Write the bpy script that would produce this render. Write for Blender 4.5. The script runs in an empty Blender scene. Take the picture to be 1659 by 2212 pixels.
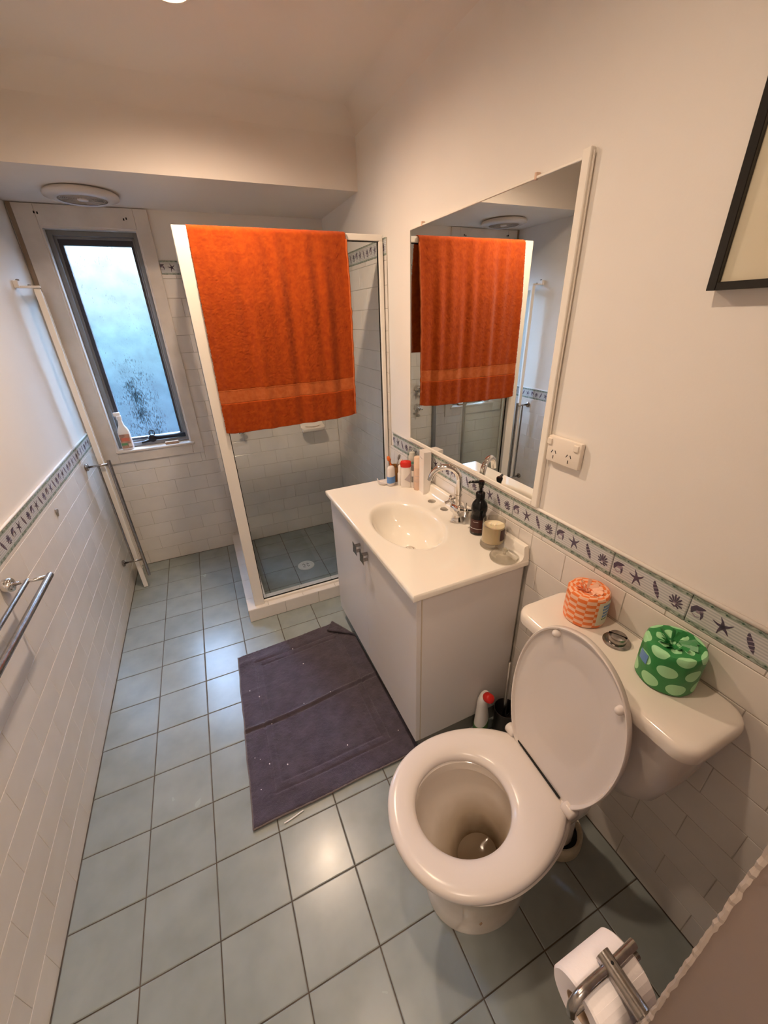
import bpy, bmesh, math, random
import numpy as np
from mathutils import Vector, Matrix
random.seed(7); rng = np.random.default_rng(7)
S = bpy.context.scene; COL = S.collection
PI = math.pi

# ------------------------------------------------------------------ camera
CAM = (0.6819, -1.8171, 1.5714); YAW, PIT, ROL, FPX = 0.4081, -0.4611, -0.0348, 854.943
def cam_axes():
    cy, sy, cp, sp = math.cos(YAW), math.sin(YAW), math.cos(PIT), math.sin(PIT)
    f = Vector((sy*cp, cy*cp, sp)); r = Vector((cy, -sy, 0)); u = r.cross(f)
    c, s = math.cos(ROL), math.sin(ROL)
    return c*r+s*u, -s*r+c*u, f
r_, u_, f_ = cam_axes()
cd = bpy.data.cameras.new('camera'); cam = bpy.data.objects.new('camera', cd); COL.objects.link(cam)
cd.sensor_fit = 'VERTICAL'; cd.sensor_height = 24.0; cd.lens = 24.0*FPX/2212.0; cd.clip_start = 0.01
M = Matrix.Identity(4)
for i in range(3): M[i][0], M[i][1], M[i][2], M[i][3] = r_[i], u_[i], -f_[i], CAM[i]
cam.matrix_world = M; S.camera = cam

# ------------------------------------------------------------------ sky, exposure
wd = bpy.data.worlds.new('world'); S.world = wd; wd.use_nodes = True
nt = wd.node_tree; nt.nodes.clear()
tc = nt.nodes.new('ShaderNodeTexCoord'); sx = nt.nodes.new('ShaderNodeSeparateXYZ'); rp = nt.nodes.new('ShaderNodeValToRGB')
bg = nt.nodes.new('ShaderNodeBackground'); wo = nt.nodes.new('ShaderNodeOutputWorld'); mr = nt.nodes.new('ShaderNodeMapRange')
nt.links.new(tc.outputs['Generated'], sx.inputs[0]); nt.links.new(sx.outputs['Z'], mr.inputs['Value'])
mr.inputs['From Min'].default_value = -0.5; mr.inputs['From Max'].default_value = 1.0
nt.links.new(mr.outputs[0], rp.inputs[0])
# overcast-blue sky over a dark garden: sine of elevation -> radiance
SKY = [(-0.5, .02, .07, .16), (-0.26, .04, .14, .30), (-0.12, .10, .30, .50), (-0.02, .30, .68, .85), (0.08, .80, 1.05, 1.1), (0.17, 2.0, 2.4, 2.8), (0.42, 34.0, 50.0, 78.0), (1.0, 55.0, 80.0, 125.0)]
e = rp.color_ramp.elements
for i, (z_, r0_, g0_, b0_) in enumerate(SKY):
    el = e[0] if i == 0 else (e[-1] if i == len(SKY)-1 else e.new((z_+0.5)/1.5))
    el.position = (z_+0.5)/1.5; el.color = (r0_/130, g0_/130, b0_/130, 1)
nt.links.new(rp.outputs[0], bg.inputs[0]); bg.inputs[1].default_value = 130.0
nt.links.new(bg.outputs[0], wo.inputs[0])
S.view_settings.view_transform = 'Standard'; S.view_settings.look = 'None'
S.view_settings.gamma = 1.0; S.view_settings.use_curve_mapping = False
S.view_settings.exposure = 0.0
S.cycles.use_denoising = True
S.cycles.max_bounces = 14; S.cycles.diffuse_bounces = 7; S.cycles.glossy_bounces = 6
S.cycles.transmission_bounces = 10; S.cycles.transparent_max_bounces = 24
S.cycles.caustics_reflective = False; S.cycles.sample_clamp_indirect = 12.0

# ------------------------------------------------------------------ lamps (two warm downlights in the ceiling)
ZC = 2.41
def lamp(x, y, power):
    l = bpy.data.lights.new('downlight_lamp', 'SPOT'); l.shadow_soft_size = 0.035; l.energy = power
    l.spot_size = math.radians(168); l.spot_blend = 0.95; l.color = (1.0, 0.75, 0.54)
    o = bpy.data.objects.new('downlight_lamp', l); COL.objects.link(o); o.location = (x, y, ZC-0.030); return o
LAMPS = ((0.828, -0.115), (0.80, -1.22))
for (lx_, ly_), pw_ in zip(LAMPS, (74.0, 33.0)): lamp(lx_, ly_, pw_)

# added fill light behind the camera, brightens the faces turned towards it
hl = bpy.data.lights.new('hall_fill', 'AREA'); hl.shape = 'DISK'; hl.size = 0.30; hl.energy = 10.0; hl.color = (1.0, 0.80, 0.64)
ho = bpy.data.objects.new('hall_fill', hl); COL.objects.link(ho); ho.location = (0.62, -2.30, ZC-0.05)

# ------------------------------------------------------------------ dims
W = 1.5877; D = 1.1168; YN = -1.79; Px = 0.203; Py = 0.1976; YB = 0.4806; ZB = 2.1254

# ------------------------------------------------------------------ materials
def lin(c):
    c = c/255.0
    return c/12.92 if c <= 0.04045 else ((c+0.055)/1.055)**2.4
def rgb(r, g, b): return (lin(r), lin(g), lin(b), 1)
MATS = {}
def mat(name, col, rough=0.5, metal=0.0, spec=0.5, var=0.0, vscale=8.0, bump=0.0, bscale=60.0, bdist=0.001,
        rvar=0.0, rnd=0.0, trans=0.0, ior=1.45, coat=0.0, sheen=0.0, emit=None, estr=0.0, alpha=1.0, sss=0.0, detail=3.0, col2=None, lo=0.35, hi=0.65):
    m = bpy.data.materials.new(name); m.use_nodes = True; t = m.node_tree; N = t.nodes; L = t.links
    b = N['Principled BSDF']
    b.inputs['Base Color'].default_value = col; b.inputs['Roughness'].default_value = rough
    b.inputs['Metallic'].default_value = metal; b.inputs['Specular IOR Level'].default_value = spec
    b.inputs['Transmission Weight'].default_value = trans; b.inputs['IOR'].default_value = ior
    b.inputs['Coat Weight'].default_value = coat; b.inputs['Sheen Weight'].default_value = sheen
    b.inputs['Alpha'].default_value = alpha
    if sss: b.inputs['Subsurface Weight'].default_value = sss; b.inputs['Subsurface Scale'].default_value = 0.02
    if emit: b.inputs['Emission Color'].default_value = emit; b.inputs['Emission Strength'].default_value = estr
    c = N.new('ShaderNodeTexCoord'); co = c.outputs['Object']
    if rnd or var:
        oi = N.new('ShaderNodeObjectInfo'); ad = N.new('ShaderNodeVectorMath'); ad.operation = 'ADD'
        ml = N.new('ShaderNodeMath'); ml.operation = 'MULTIPLY'; ml.inputs[1].default_value = 37.0
        L.new(oi.outputs['Random'], ml.inputs[0]); L.new(co, ad.inputs[0]); L.new(ml.outputs[0], ad.inputs[1]); vco = ad.outputs[0]
    if var or col2:
        n1 = N.new('ShaderNodeTexNoise'); n1.inputs['Scale'].default_value = vscale; n1.inputs['Detail'].default_value = detail
        L.new(vco if (rnd or var) else co, n1.inputs['Vector'])
        r = N.new('ShaderNodeValToRGB'); L.new(n1.outputs['Fac'], r.inputs[0])
        c2 = col2 if col2 else tuple(min(1, x*(1-var)) for x in col[:3])+(1,)
        r.color_ramp.elements[0].position = lo; r.color_ramp.elements[1].position = hi
        r.color_ramp.elements[0].color = c2; r.color_ramp.elements[1].color = col
        out = r.outputs[0]
        if rnd:
            h = N.new('ShaderNodeHueSaturation'); mm = N.new('ShaderNodeMapRange')
            L.new(oi.outputs['Random'], mm.inputs['Value']); mm.inputs['To Min'].default_value = 1-rnd; mm.inputs['To Max'].default_value = 1+rnd
            L.new(mm.outputs[0], h.inputs['Value']); L.new(out, h.inputs['Color']); out = h.outputs[0]
        L.new(out, b.inputs['Base Color'])
        if rvar:
            m2 = N.new('ShaderNodeMapRange'); L.new(n1.outputs['Fac'], m2.inputs['Value'])
            m2.inputs['To Min'].default_value = rough-rvar; m2.inputs['To Max'].default_value = rough+rvar
            L.new(m2.outputs[0], b.inputs['Roughness'])
    if bump:
        n2 = N.new('ShaderNodeTexNoise'); n2.inputs['Scale'].default_value = bscale; n2.inputs['Detail'].default_value = 4
        L.new(vco if (rnd or var) else co, n2.inputs['Vector'])
        bp = N.new('ShaderNodeBump'); bp.inputs['Strength'].default_value = bump; bp.inputs['Distance'].default_value = bdist
        L.new(n2.outputs['Fac'], bp.inputs['Height']); L.new(bp.outputs[0], b.inputs['Normal'])
    MATS[name] = m; return m

plaster = mat('painted_plaster', (0.80, 0.765, 0.72, 1), 0.6, spec=0.3, var=0.03, vscale=3, bump=0.25, bscale=140, bdist=0.0008)
ceilm = mat('ceiling_paint', (0.78, 0.72, 0.66, 1), 0.65, spec=0.25, var=0.03, vscale=2, bump=0.15, bscale=120, bdist=0.0006)
grout_w = mat('white_grout', (0.52, 0.48, 0.42, 1), 0.8, var=0.28, vscale=14)
grout_l = mat('pale_grout', (0.80, 0.76, 0.70, 1), 0.7, var=0.10, vscale=14)
grout_f = mat('floor_grout', (0.105, 0.085, 0.065, 1), 0.85, var=0.45, vscale=18)
tile_w = mat('white_glazed_tile', (0.74, 0.70, 0.655, 1), 0.14, spec=0.5, var=0.05, vscale=9, bump=0.10, bscale=9, bdist=0.002, rnd=0.02)
tile_f = mat('grey_green_floor_tile', (0.300, 0.335, 0.325, 1), 0.25, spec=0.5, var=0.22, vscale=9, bump=0.12, bscale=22, bdist=0.0015, rnd=0.05, rvar=0.05, lo=0.25, hi=0.75)
whitelam = mat('white_laminate', (0.66, 0.62, 0.60, 1), 0.35, spec=0.4, bump=0.05, bscale=200, bdist=0.0003)
edgelam = mat('yellowed_edge_strip', (0.55, 0.47, 0.36, 1), 0.5)
gloss_white = mat('gloss_white_marble_resin', (0.80, 0.755, 0.675, 1), 0.10, spec=0.55, coat=0.3)
ceramic = mat('vitreous_china', (0.78, 0.72, 0.65, 1), 0.09, spec=0.55, coat=0.3)
plast_w = mat('white_toilet_plastic', (0.67, 0.615, 0.58, 1), 0.22, spec=0.5)
alu_w = mat('white_powder_coat', (0.83, 0.79, 0.72, 1), 0.35, spec=0.45)
trim_m = mat('cream_gloss_trim', (0.70, 0.64, 0.58, 1), 0.35, var=0.10, vscale=11, bump=0.08, bscale=30)
chrome = mat('chrome', (0.78, 0.76, 0.74, 1), 0.09, metal=1.0)
chrome_d = mat('worn_chrome', (0.42, 0.39, 0.37, 1), 0.22, metal=1.0, var=0.25, vscale=90, bump=0.1, bscale=200)
steel = mat('brushed_steel', (0.50, 0.47, 0.43, 1), 0.28, metal=1.0)
mirror_m = mat('silvered_glass', (0.88, 0.90, 0.88, 1), 0.0, metal=1.0)
alu_g = mat('grey_window_aluminium', (0.20, 0.20, 0.20, 1), 0.4, metal=0.3, spec=0.4)
alu_b = mat('dark_window_sash', (0.035, 0.035, 0.045, 1), 0.4)
black_p = mat('black_plastic', (0.006, 0.006, 0.007, 1), 0.16, spec=0.35)
black_m = mat('black_frame_paint', (0.010, 0.009, 0.008, 1), 0.3)
art_m = mat('cream_art_board', (0.66, 0.60, 0.45, 1), 0.5, var=0.04, vscale=6)
paper = mat('white_tissue_paper', (0.83, 0.78, 0.78, 1), 0.9, bump=0.4, bscale=160, bdist=0.0008)
card = mat('brown_cardboard', (0.35, 0.24, 0.15, 1), 0.8)
dark = mat('dark_cavity', (0.01, 0.009, 0.008, 1), 0.9)
brown_paint = mat('jamb_paint', (0.26, 0.195, 0.165, 1), 0.55, bump=0.15, bscale=150)
red_p = mat('red_plastic', (0.62, 0.02, 0.012, 1), 0.25)
orange_p = mat('orange_plastic', (0.65, 0.14, 0.02, 1), 0.3)
green_lbl = mat('green_label', (0.09, 0.22, 0.07, 1), 0.4)
blue_lbl = mat('blue_label', (0.10, 0.24, 0.55, 1), 0.35)
pink_p = mat('beige_plastic', (0.70, 0.50, 0.38, 1), 0.3)
white_p = mat('white_plastic', (0.80, 0.76, 0.72, 1), 0.3)
grey_p = mat('grey_ink', (0.20, 0.19, 0.18, 1), 0.5)
wax = mat('cream_wax', (0.85, 0.74, 0.52, 1), 0.45, sss=0.2)
label_dark = mat('dark_brown_label', (0.05, 0.012, 0.010, 1), 0.4)
soapm = mat('wood_block', (0.34, 0.22, 0.13, 1), 0.7, var=0.2, vscale=60)
ivory = mat('ivory_switch_plastic', (0.80, 0.73, 0.64, 1), 0.3)
green_d = mat('green_ink', (0.05, 0.11, 0.08, 1), 0.5)
purple = mat('purple_ink', (0.085, 0.065, 0.105, 1), 0.35)
mauve = mat('mauve_ink', (0.30, 0.24, 0.30, 1), 0.35)
teal = mat('teal_plastic', (0.18, 0.42, 0.34, 1), 0.3)
drain_m = mat('drain_ring', (0.62, 0.62, 0.56, 1), 0.3)
gold_p = mat('amber_cup', (0.30, 0.14, 0.04, 1), 0.3)
kick_m = mat('grey_kickboard', (0.22, 0.21, 0.19, 1), 0.45)
pipe_g = mat('stained_pipe_collar', (0.62, 0.55, 0.42, 1), 0.4, var=0.2, vscale=30)

def glass_mat(name, tint, rough=0.0, ior=1.45, fmul=1.0):
    """thin window glass: clear with a Fresnel reflection"""
    m = bpy.data.materials.new(name); m.use_nodes = True; t = m.node_tree; N = t.nodes; L = t.links
    N.remove(N['Principled BSDF']); out = N['Material Output']
    tr = N.new('ShaderNodeBsdfTransparent'); tr.inputs[0].default_value = tint
    gl = N.new('ShaderNodeBsdfGlossy'); gl.inputs['Roughness'].default_value = rough
    fr = N.new('ShaderNodeFresnel'); fr.inputs[0].default_value = ior; ge = N.new('ShaderNodeNewGeometry')
    iv = N.new('ShaderNodeMath'); iv.operation = 'SUBTRACT'; iv.inputs[0].default_value = 1.0; L.new(ge.outputs['Backfacing'], iv.inputs[1])
    mu = N.new('ShaderNodeMath'); mu.operation = 'MULTIPLY'; L.new(fr.outputs[0], mu.inputs[0]); L.new(iv.outputs[0], mu.inputs[1])
    m3 = N.new('ShaderNodeMath'); m3.operation = 'MULTIPLY'; m3.use_clamp = True; L.new(mu.outputs[0], m3.inputs[0]); m3.inputs[1].default_value = fmul
    mx = N.new('ShaderNodeMixShader'); L.new(m3.outputs[0], mx.inputs[0]); L.new(tr.outputs[0], mx.inputs[1]); L.new(gl.outputs[0], mx.inputs[2])
    L.new(mx.outputs[0], out.inputs[0]); return m
shower_glass = glass_mat('shower_glass', (0.95, 0.97, 0.965, 1), fmul=1.5)
clear_glass = glass_mat('clear_glass', (0.90, 0.885, 0.84, 1), ior=1.5, fmul=2.2)
clear_plastic = glass_mat('clear_plastic', (0.88, 0.91, 0.87, 1), rough=0.05, ior=1.5, fmul=2.0)

def thick_glass(name):
    m = bpy.data.materials.new(name); m.use_nodes = True; t = m.node_tree; N = t.nodes; L = t.links
    N.remove(N['Principled BSDF']); out = N['Material Output']
    tr = N.new('ShaderNodeBsdfTransparent'); tr.inputs[0].default_value = (0.93, 0.92, 0.89, 1)
    gl = N.new('ShaderNodeBsdfGlass'); gl.inputs['Roughness'].default_value = 0.02; gl.inputs['IOR'].default_value = 1.45; gl.inputs[0].default_value = (0.97, 0.96, 0.93, 1)
    mx = N.new('ShaderNodeMixShader'); mx.inputs[0].default_value = 0.6; L.new(tr.outputs[0], mx.inputs[1]); L.new(gl.outputs[0], mx.inputs[2]); L.new(mx.outputs[0], out.inputs[0]); return m
lens_glass = thick_glass('thick_clear_glass')
# towel / mat / label cloths
def cloth_mat(name, c1, c2, scale, bump, bdist=0.004, sheen=0.4, bscale=350):
    m = mat(name, c1, 0.95, spec=0.1, bump=bump, bscale=bscale, bdist=bdist, col2=c2, vscale=scale, sheen=sheen, detail=6, var=0.01)
    return m
towel_m = cloth_mat('orange_terry', (0.375, 0.058, 0.004, 1), (0.30, 0.040, 0.003, 1), 55, 0.45, 0.002, sheen=0.15, bscale=520)
band_m = cloth_mat('orange_woven_band', (0.48, 0.12, 0.030, 1), (0.42, 0.09, 0.02, 1), 60, 0.4, 0.002, sheen=0.15)
mat_m = cloth_mat('plum_grey_terry', (0.082, 0.066, 0.082, 1), (0.060, 0.047, 0.060, 1), 22, 0.8, sheen=0.25)
mat_e = cloth_mat('plum_grey_weave', (0.17, 0.145, 0.14, 1), (0.14, 0.115, 0.11, 1), 60, 0.4, 0.002, sheen=0.1)

# ------------------------------------------------------------------ helpers
OFF = {}
def tagset(o, label=None, cat=None, group=None, kind=None):
    if label: o['label'] = label
    if cat: o['category'] = cat
    if group: o['group'] = group
    if kind: o['kind'] = kind
    return o
def thing(name, loc, label, cat, group=None):
    o = bpy.data.objects.new(name, None); COL.objects.link(o); o.location = loc; o.empty_display_size = 0.05
    OFF[o.name] = Vector(loc); return tagset(o, label, cat, group)
def put(name, bm, m, parent=None, smooth=False, label=None, cat=None, group=None, kind=None, autos=None, origin=None):
    """one mesh object; vertices are given in world coordinates"""
    bmesh.ops.recalc_face_normals(bm, faces=bm.faces)
    off = OFF[parent.name] if parent is not None and parent.name in OFF else Vector((0, 0, 0))
    if origin is not None: off = Vector(origin)
    if off.length: bmesh.ops.translate(bm, verts=bm.verts, vec=-off)
    me = bpy.data.meshes.new(name); bm.to_mesh(me); bm.free()
    ms = m if isinstance(m, (list, tuple)) else [m]
    for x in ms: me.materials.append(x)
    if smooth: me.polygons.foreach_set('use_smooth', [True]*len(me.polygons))
    if autos: me.set_sharp_from_angle(angle=math.radians(autos))
    o = bpy.data.objects.new(name, me); COL.objects.link(o)
    if parent is not None: o.parent = parent
    if origin is not None: o.location = origin
    OFF[o.name] = off.copy()
    return tagset(o, label, cat, group, kind)
def box(bm, a, b, bev=0.0, seg=1, mi=0):
    a, b = Vector(a), Vector(b); lo = Vector([min(a[i], b[i]) for i in range(3)]); hi = Vector([max(a[i], b[i]) for i in range(3)])
    r = bmesh.ops.create_cube(bm, size=1.0); vs = r['verts']
    for v in vs: v.co = Vector([(lo[i]+hi[i])/2 + v.co[i]*(hi[i]-lo[i]) for i in range(3)])
    fs = set(f for v in vs for f in v.link_faces)
    for f in fs: f.material_index = mi
    if bev:
        es = list(set(e for v in vs for e in v.link_edges))
        bmesh.ops.bevel(bm, geom=es, offset=bev, segments=seg, profile=0.5, affect='EDGES', clamp_overlap=True)
    return vs
def B(a, b, bev=0.0, seg=1):
    bm = bmesh.new(); box(bm, a, b, bev, seg); return bm
def ring_faces(bm, rings, close=True, cap0=False, cap1=False, mi=0):
    n = len(rings[0])
    for i in range(len(rings)-1):
        for j in range(n if close else n-1):
            k = (j+1) % n
            try: f = bm.faces.new((rings[i][j], rings[i][k], rings[i+1][k], rings[i+1][j])); f.material_index = mi
            except ValueError: pass
    if cap0: bm.faces.new(list(reversed(rings[0]))).material_index = mi
    if cap1: bm.faces.new(rings[-1]).material_index = mi
def lathe(bm, prof, c=(0, 0, 0), seg=32, axis='Z', cap0=True, cap1=True, sx=1.0, sy=1.0, rot=0.0, mi=0):
    c = Vector(c); rings = []
    for r, h in prof:
        ring = []
        for k in range(seg):
            t = 2*PI*k/seg+rot; x, y = r*math.cos(t)*sx, r*math.sin(t)*sy
            p = Vector((x, y, h)) if axis == 'Z' else (Vector((h, x, y)) if axis == 'X' else Vector((x, h, y)))
            ring.append(bm.verts.new(c+p))
        rings.append(ring)
    ring_faces(bm, rings, True, cap0, cap1, mi); return rings
def tube(bm, pts, r, seg=12, caps=True, mi=0):
    pts = [Vector(p) for p in pts]; rs = r if isinstance(r, (list, tuple)) else [r]*len(pts); rings = []
    t0 = (pts[1]-pts[0]).normalized(); a = t0.orthogonal().normalized()
    for i, p in enumerate(pts):
        t = (pts[min(i+1, len(pts)-1)]-pts[max(i-1, 0)]).normalized()
        a = (a-t*a.dot(t)).normalized(); b = t.cross(a)
        rings.append([bm.verts.new(p+(a*math.cos(2*PI*k/seg)+b*math.sin(2*PI*k/seg))*rs[i]) for k in range(seg)])
    ring_faces(bm, rings, True, caps, caps, mi)
def loft(bm, secs, cap0=True, cap1=True, mi=0):
    rings = [[bm.verts.new(Vector(p)) for p in s] for s in secs]
    ring_faces(bm, rings, True, cap0, cap1, mi); return rings
def prism(bm, poly, vec, mi=0):
    a = [bm.verts.new(Vector(p)) for p in poly]; b = [bm.verts.new(Vector(p)+Vector(vec)) for p in poly]
    ring_faces(bm, [a, b], True, True, True, mi)
def spline(pts, n, closed=False):
    """Catmull-Rom"""
    P = [Vector(p) for p in pts]; out = []
    m = len(P) if closed else len(P)-1
    for i in range(m):
        p0 = P[(i-1) % len(P)] if closed or i > 0 else P[0]; p1 = P[i]; p2 = P[(i+1) % len(P)]
        p3 = P[(i+2) % len(P)] if closed or i+2 < len(P) else P[-1]
        for k in range(n):
            t = k/n
            out.append(0.5*((2*p1)+(-p0+p2)*t+(2*p0-5*p1+4*p2-p3)*t*t+(-p0+3*p1-3*p2+p3)*t**3))
    if not closed: out.append(P[-1])
    return out
def rrect(x0, x1, y0, y1, z, r, n=6):
    out = []
    for cx, cy, a0 in ((x1-r, y1-r, 0), (x0+r, y1-r, PI/2), (x0+r, y0+r, PI), (x1-r, y0+r, 1.5*PI)):
        for k in range(n+1):
            t = a0+PI/2*k/n; out.append((cx+r*math.cos(t), cy+r*math.sin(t), z))
    return out
def copy_tree(o, loc, label=None, group=None, rotz=None):
    r = o.copy(); COL.objects.link(r); r.location = loc
    if rotz is not None: r.rotation_euler = (0, 0, rotz)
    if label: r['label'] = label
    if group: r['group'] = group
    for ch in list(o.children):
        c = ch.copy(); COL.objects.link(c); c.parent = r
        for g in ch.children:
            d = g.copy(); COL.objects.link(d); d.parent = c
    return r

# ------------------------------------------------------------------ room shell
def struct(name, bm, m, **k): return put(name, bm, m, kind='structure', **k)
T = 0.006   # glaze thickness in front of the masonry
floor = struct('floor', B((-0.12, -2.75, -0.10), (W+0.12, D+0.14, -0.0022)), grout_f)
wl = struct('wall_left', B((-0.12, -2.75, -0.002), (-T, D+0.14, ZC+0.05)), plaster)
wr = struct('wall_right', B((W+T, YN-0.001, -0.002), (W+0.12, D+0.14, ZC+0.05)), plaster)
# far wall round the window opening
wx0, wx1, wz0, wz1 = 0.107, 0.543, 0.847, 2.030
bm = bmesh.new(); y0, y1 = D+T, D+0.14
box(bm, (-T, y0, -0.002), (wx0, y1, ZC+0.05)); box(bm, (wx1, y0, -0.002), (W+T, y1, ZC+0.05))
box(bm, (wx0, y0, -0.002), (wx1, y1, wz0)); box(bm, (wx0, y0, wz1), (wx1, y1, ZC+0.05))
wf = struct('wall_far', bm, plaster)
struct('ceiling', B((-0.12, -2.75, ZC), (W+0.12, YB, ZC+0.06)), ceilm)
# dropped ceiling over the shower end, with its front face
struct('ceiling_lower', B((-T, YB, ZB), (W+T, D+T, ZC+0.05)), ceilm)
# the near wall: a short stretch beside the doorway the picture is taken from
def near_y(z): return -1.798+0.0158*(z-0.82)
bm = bmesh.new()
ys = lambda z: near_y(z)
secs = []
for z in (0.0, 2.4):
    secs.append([(1.0, ys(z)-0.0008, z), (W+0.12, ys(z)-0.0008, z), (W+0.12, ys(z)-0.11, z), (1.0, ys(z)-0.11, z)])
loft(bm, secs); wn = struct('wall_near', bm, brown_paint)
bm = bmesh.new()
pts = [(1.0+0.0012*random.uniform(-1, 1), ys(z)+0.0006*random.uniform(-1, 1), z) for z in np.linspace(0.0, 2.39, 320)]
tube(bm, pts, [0.0022+0.0008*random.random() for _ in pts], seg=6)
put('caulk_bead', bm, mat('rough_caulk', (0.42, 0.35, 0.30, 1), 0.8), wn)
bm = bmesh.new(); box(bm, (-T, -1.91, -0.002), (0.10, -1.80, ZC)); box(bm, (0.10, -1.91, 2.06), (1.0, -1.80, ZC))
struct('wall_near_door_head', bm, plaster)
struct('wall_hall', B((-0.12, -2.80, -0.002), (W+0.12, -2.70, ZC+0.05)), plaster)
struct('wall_hall_right', B((W+0.02, -2.75, -0.002), (W+0.12, -1.91, ZC+0.05)), plaster)
# cove cornices
def cornice(name, p, q, inw):
    bm = bmesh.new(); R = 0.078; inw = Vector(inw); n = 7; rings = []
    for e in (Vector(p), Vector(q)):
        s = [e+Vector((0, 0, 0)), e+Vector((0, 0, -R))]
        for k in range(1, n):
            t = PI/2*k/n; s.append(e+inw*(R-R*math.cos(t))*1.0+Vector((0, 0, -R+R*math.sin(t)*1.0)))
        s.append(e+inw*R); rings.append(s)
    loft(bm, rings); return struct(name, bm, ceilm, smooth=True, autos=50)
cornice('trim_1', (-T, YB, ZC), (W+T, YB, ZC), (0, -1, 0))
cornice('trim_2', (W+T, -1.8, ZC), (W+T, YB, ZC), (-1, 0, 0))
cornice('trim_3', (-T, -1.8, ZC), (-T, YB, ZC), (1, 0, 0))
# ceiling cavities carry the lamps
for i, (lx, ly) in enumerate(LAMPS):
    t = thing('downlight', (lx, ly, ZC), ('lit round ceiling downlight nearer the window', 'lit round ceiling downlight above the toilet end of the room')[i], 'ceiling light')
    bm = bmesh.new(); lathe(bm, [(0.052, -0.020), (0.060, -0.020), (0.066, -0.006), (0.066, 0.0), (0.052, 0.0)], (lx, ly, ZC), 32, cap0=False, cap1=False)
    put('trim_ring', bm, alu_w, t, smooth=True)
    bm = bmesh.new(); lathe(bm, [(0.052, -0.010), (0.030, -0.014), (0.0, -0.015)], (lx, ly, ZC), 32, cap0=False, cap1=False)
    put('lens', bm, mat('lit_lens', (0.9, 0.8, 0.6, 1), 0.4, emit=(1.0, 0.74, 0.50, 1), estr=12.0), t, smooth=True)

# ------------------------------------------------------------------ tiles
TM = {}
def tile_mesh(w, h, th, m, name='tile', bev=0.0022, rim=0.0014):
    key = (round(w, 4), round(h, 4), th, m.name, name)
    if key in TM: return TM[key]
    me = bpy.data.meshes.new(name); x, y = w/2, h/2
    v = []
    for (ex, ez) in ((0, -th), (0, -rim), (bev, 0.0)):
        v += [(-x+ex, -y+ex, ez), (x-ex, -y+ex, ez), (x-ex, y-ex, ez), (-x+ex, y-ex, ez)]
    f = [(8, 9, 10, 11)]
    for a in (0, 4):
        for k in range(4): f.append((a+k, a+(k+1) % 4, a+4+(k+1) % 4, a+4+k))
    f.append((3, 2, 1, 0))
    me.from_pydata(v, [], f); me.materials.append(m); me.update(); TM[key] = me; return me
ROT = {'floor': Matrix.Identity(3),
       'left': Matrix(((0, 0, 1), (1, 0, 0), (0, 1, 0))),       # local x -> +y, y -> z, z -> +x
       'right': Matrix(((0, 0, -1), (-1, 0, 0), (0, 1, 0))),    # local x -> -y, z -> -x
       'far': Matrix(((1, 0, 0), (0, 0, -1), (0, 1, 0)))}       # local x -> x, z -> -y
def place(name, me, parent, loc, side, jit=0.0):
    o = bpy.data.objects.new(name, me); COL.objects.link(o); o.parent = parent
    R = ROT[side].copy()
    if jit: R = R @ Matrix.Rotation(random.uniform(-jit, jit), 3, 'X') @ Matrix.Rotation(random.uniform(-jit, jit), 3, 'Y')
    m4 = R.to_4x4(); m4.translation = Vector(loc); o.matrix_local = m4; return o
G = 0.0032
# floor tiles
def floor_tile(x0, x1, y0, y1):
    g = G/2
    if x1-x0 < 0.012 or y1-y0 < 0.012: return
    place('floor_tile', tile_mesh(x1-x0-G, y1-y0-G, 0.008, tile_f, 'floor_tile'), floor, ((x0+x1)/2, (y0+y1)/2, 0.0), 'floor', 0.0018)
HX0, HX1, HY0, HY1, HZ = 0.661, 0.775, 0.134, 0.25, 0.084   # hob
for i in range(8):
    xa, xb = i*Px, min((i+1)*Px, W)
    for k in range(-10, 6):
        ya, yb = k*Py, min((k+1)*Py, D)
        floor_tile(xa+(0.001 if i == 0 else 0), xb, ya, yb)
# wall tiles: running bond, 100 mm courses
CH, TWd = 0.1, 0.2015
HOLES = {}
def wall_tiles(side, parent, u0, u1, c0, c1, phase, plane, ztop=None, holes=()):
    """u = coordinate along the wall"""
    for c in range(c0, c1):
        z0, z1 = c*CH, (c+1)*CH
        if ztop: z1 = min(z1, ztop)
        z1 = z1 if z1-z0 > 0.01 else z0
        if z1 == z0: continue
        off = phase+(TWd/2 if c % 2 else 0.0)
        k0 = math.floor((u0-off)/TWd); u = off+k0*TWd
        while u < u1-1e-4:
            segs = [(max(u, u0), min(u+TWd, u1))]
            for (ha, hb, hz0, hz1) in holes:
                ns = []
                for a, b in segs:
                    if z1 <= hz0+0.002 or z0 >= hz1-0.002 or b <= ha or a >= hb: ns.append((a, b)); continue
                    if z0 < hz0 < z1 or z0 < hz1 < z1:
                        # tile is notched by the opening: keep the full-height remainder only beside it
                        pass
                    if z0 < hz0-0.02 and hz0 < z1:                # the strip of tile below the opening
                        aa, bb_ = max(a, ha), min(b, hb)
                        if bb_-aa > 0.012: place('tile', tile_mesh(bb_-aa-0.0016, hz0-z0-0.0022, 0.005, tile_w, 'tile', 0.0013, 0.0009), parent, ((aa+bb_)/2, plane, (z0+hz0)/2), side, 0.0016)
                    if a < ha: ns.append((a, ha))
                    if b > hb: ns.append((hb, b))
                segs = ns
            for a, b in segs:
                if b-a < 0.012: continue
                me = tile_mesh(b-a-(0.0009 if side == 'left' else 0.0016), z1-z0-0.0022, 0.005, tile_w, 'tile', 0.0013 if side != 'left' else 0.0008, 0.0009 if side != 'left' else 0.0005)
                um, zm = (a+b)/2, (z0+z1)/2
                loc = {'left': (plane, um, zm), 'right': (plane, um, zm), 'far': (um, plane, zm)}[side]
                place('tile', me, parent, loc, side, 0.0016)
            u += TWd
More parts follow.
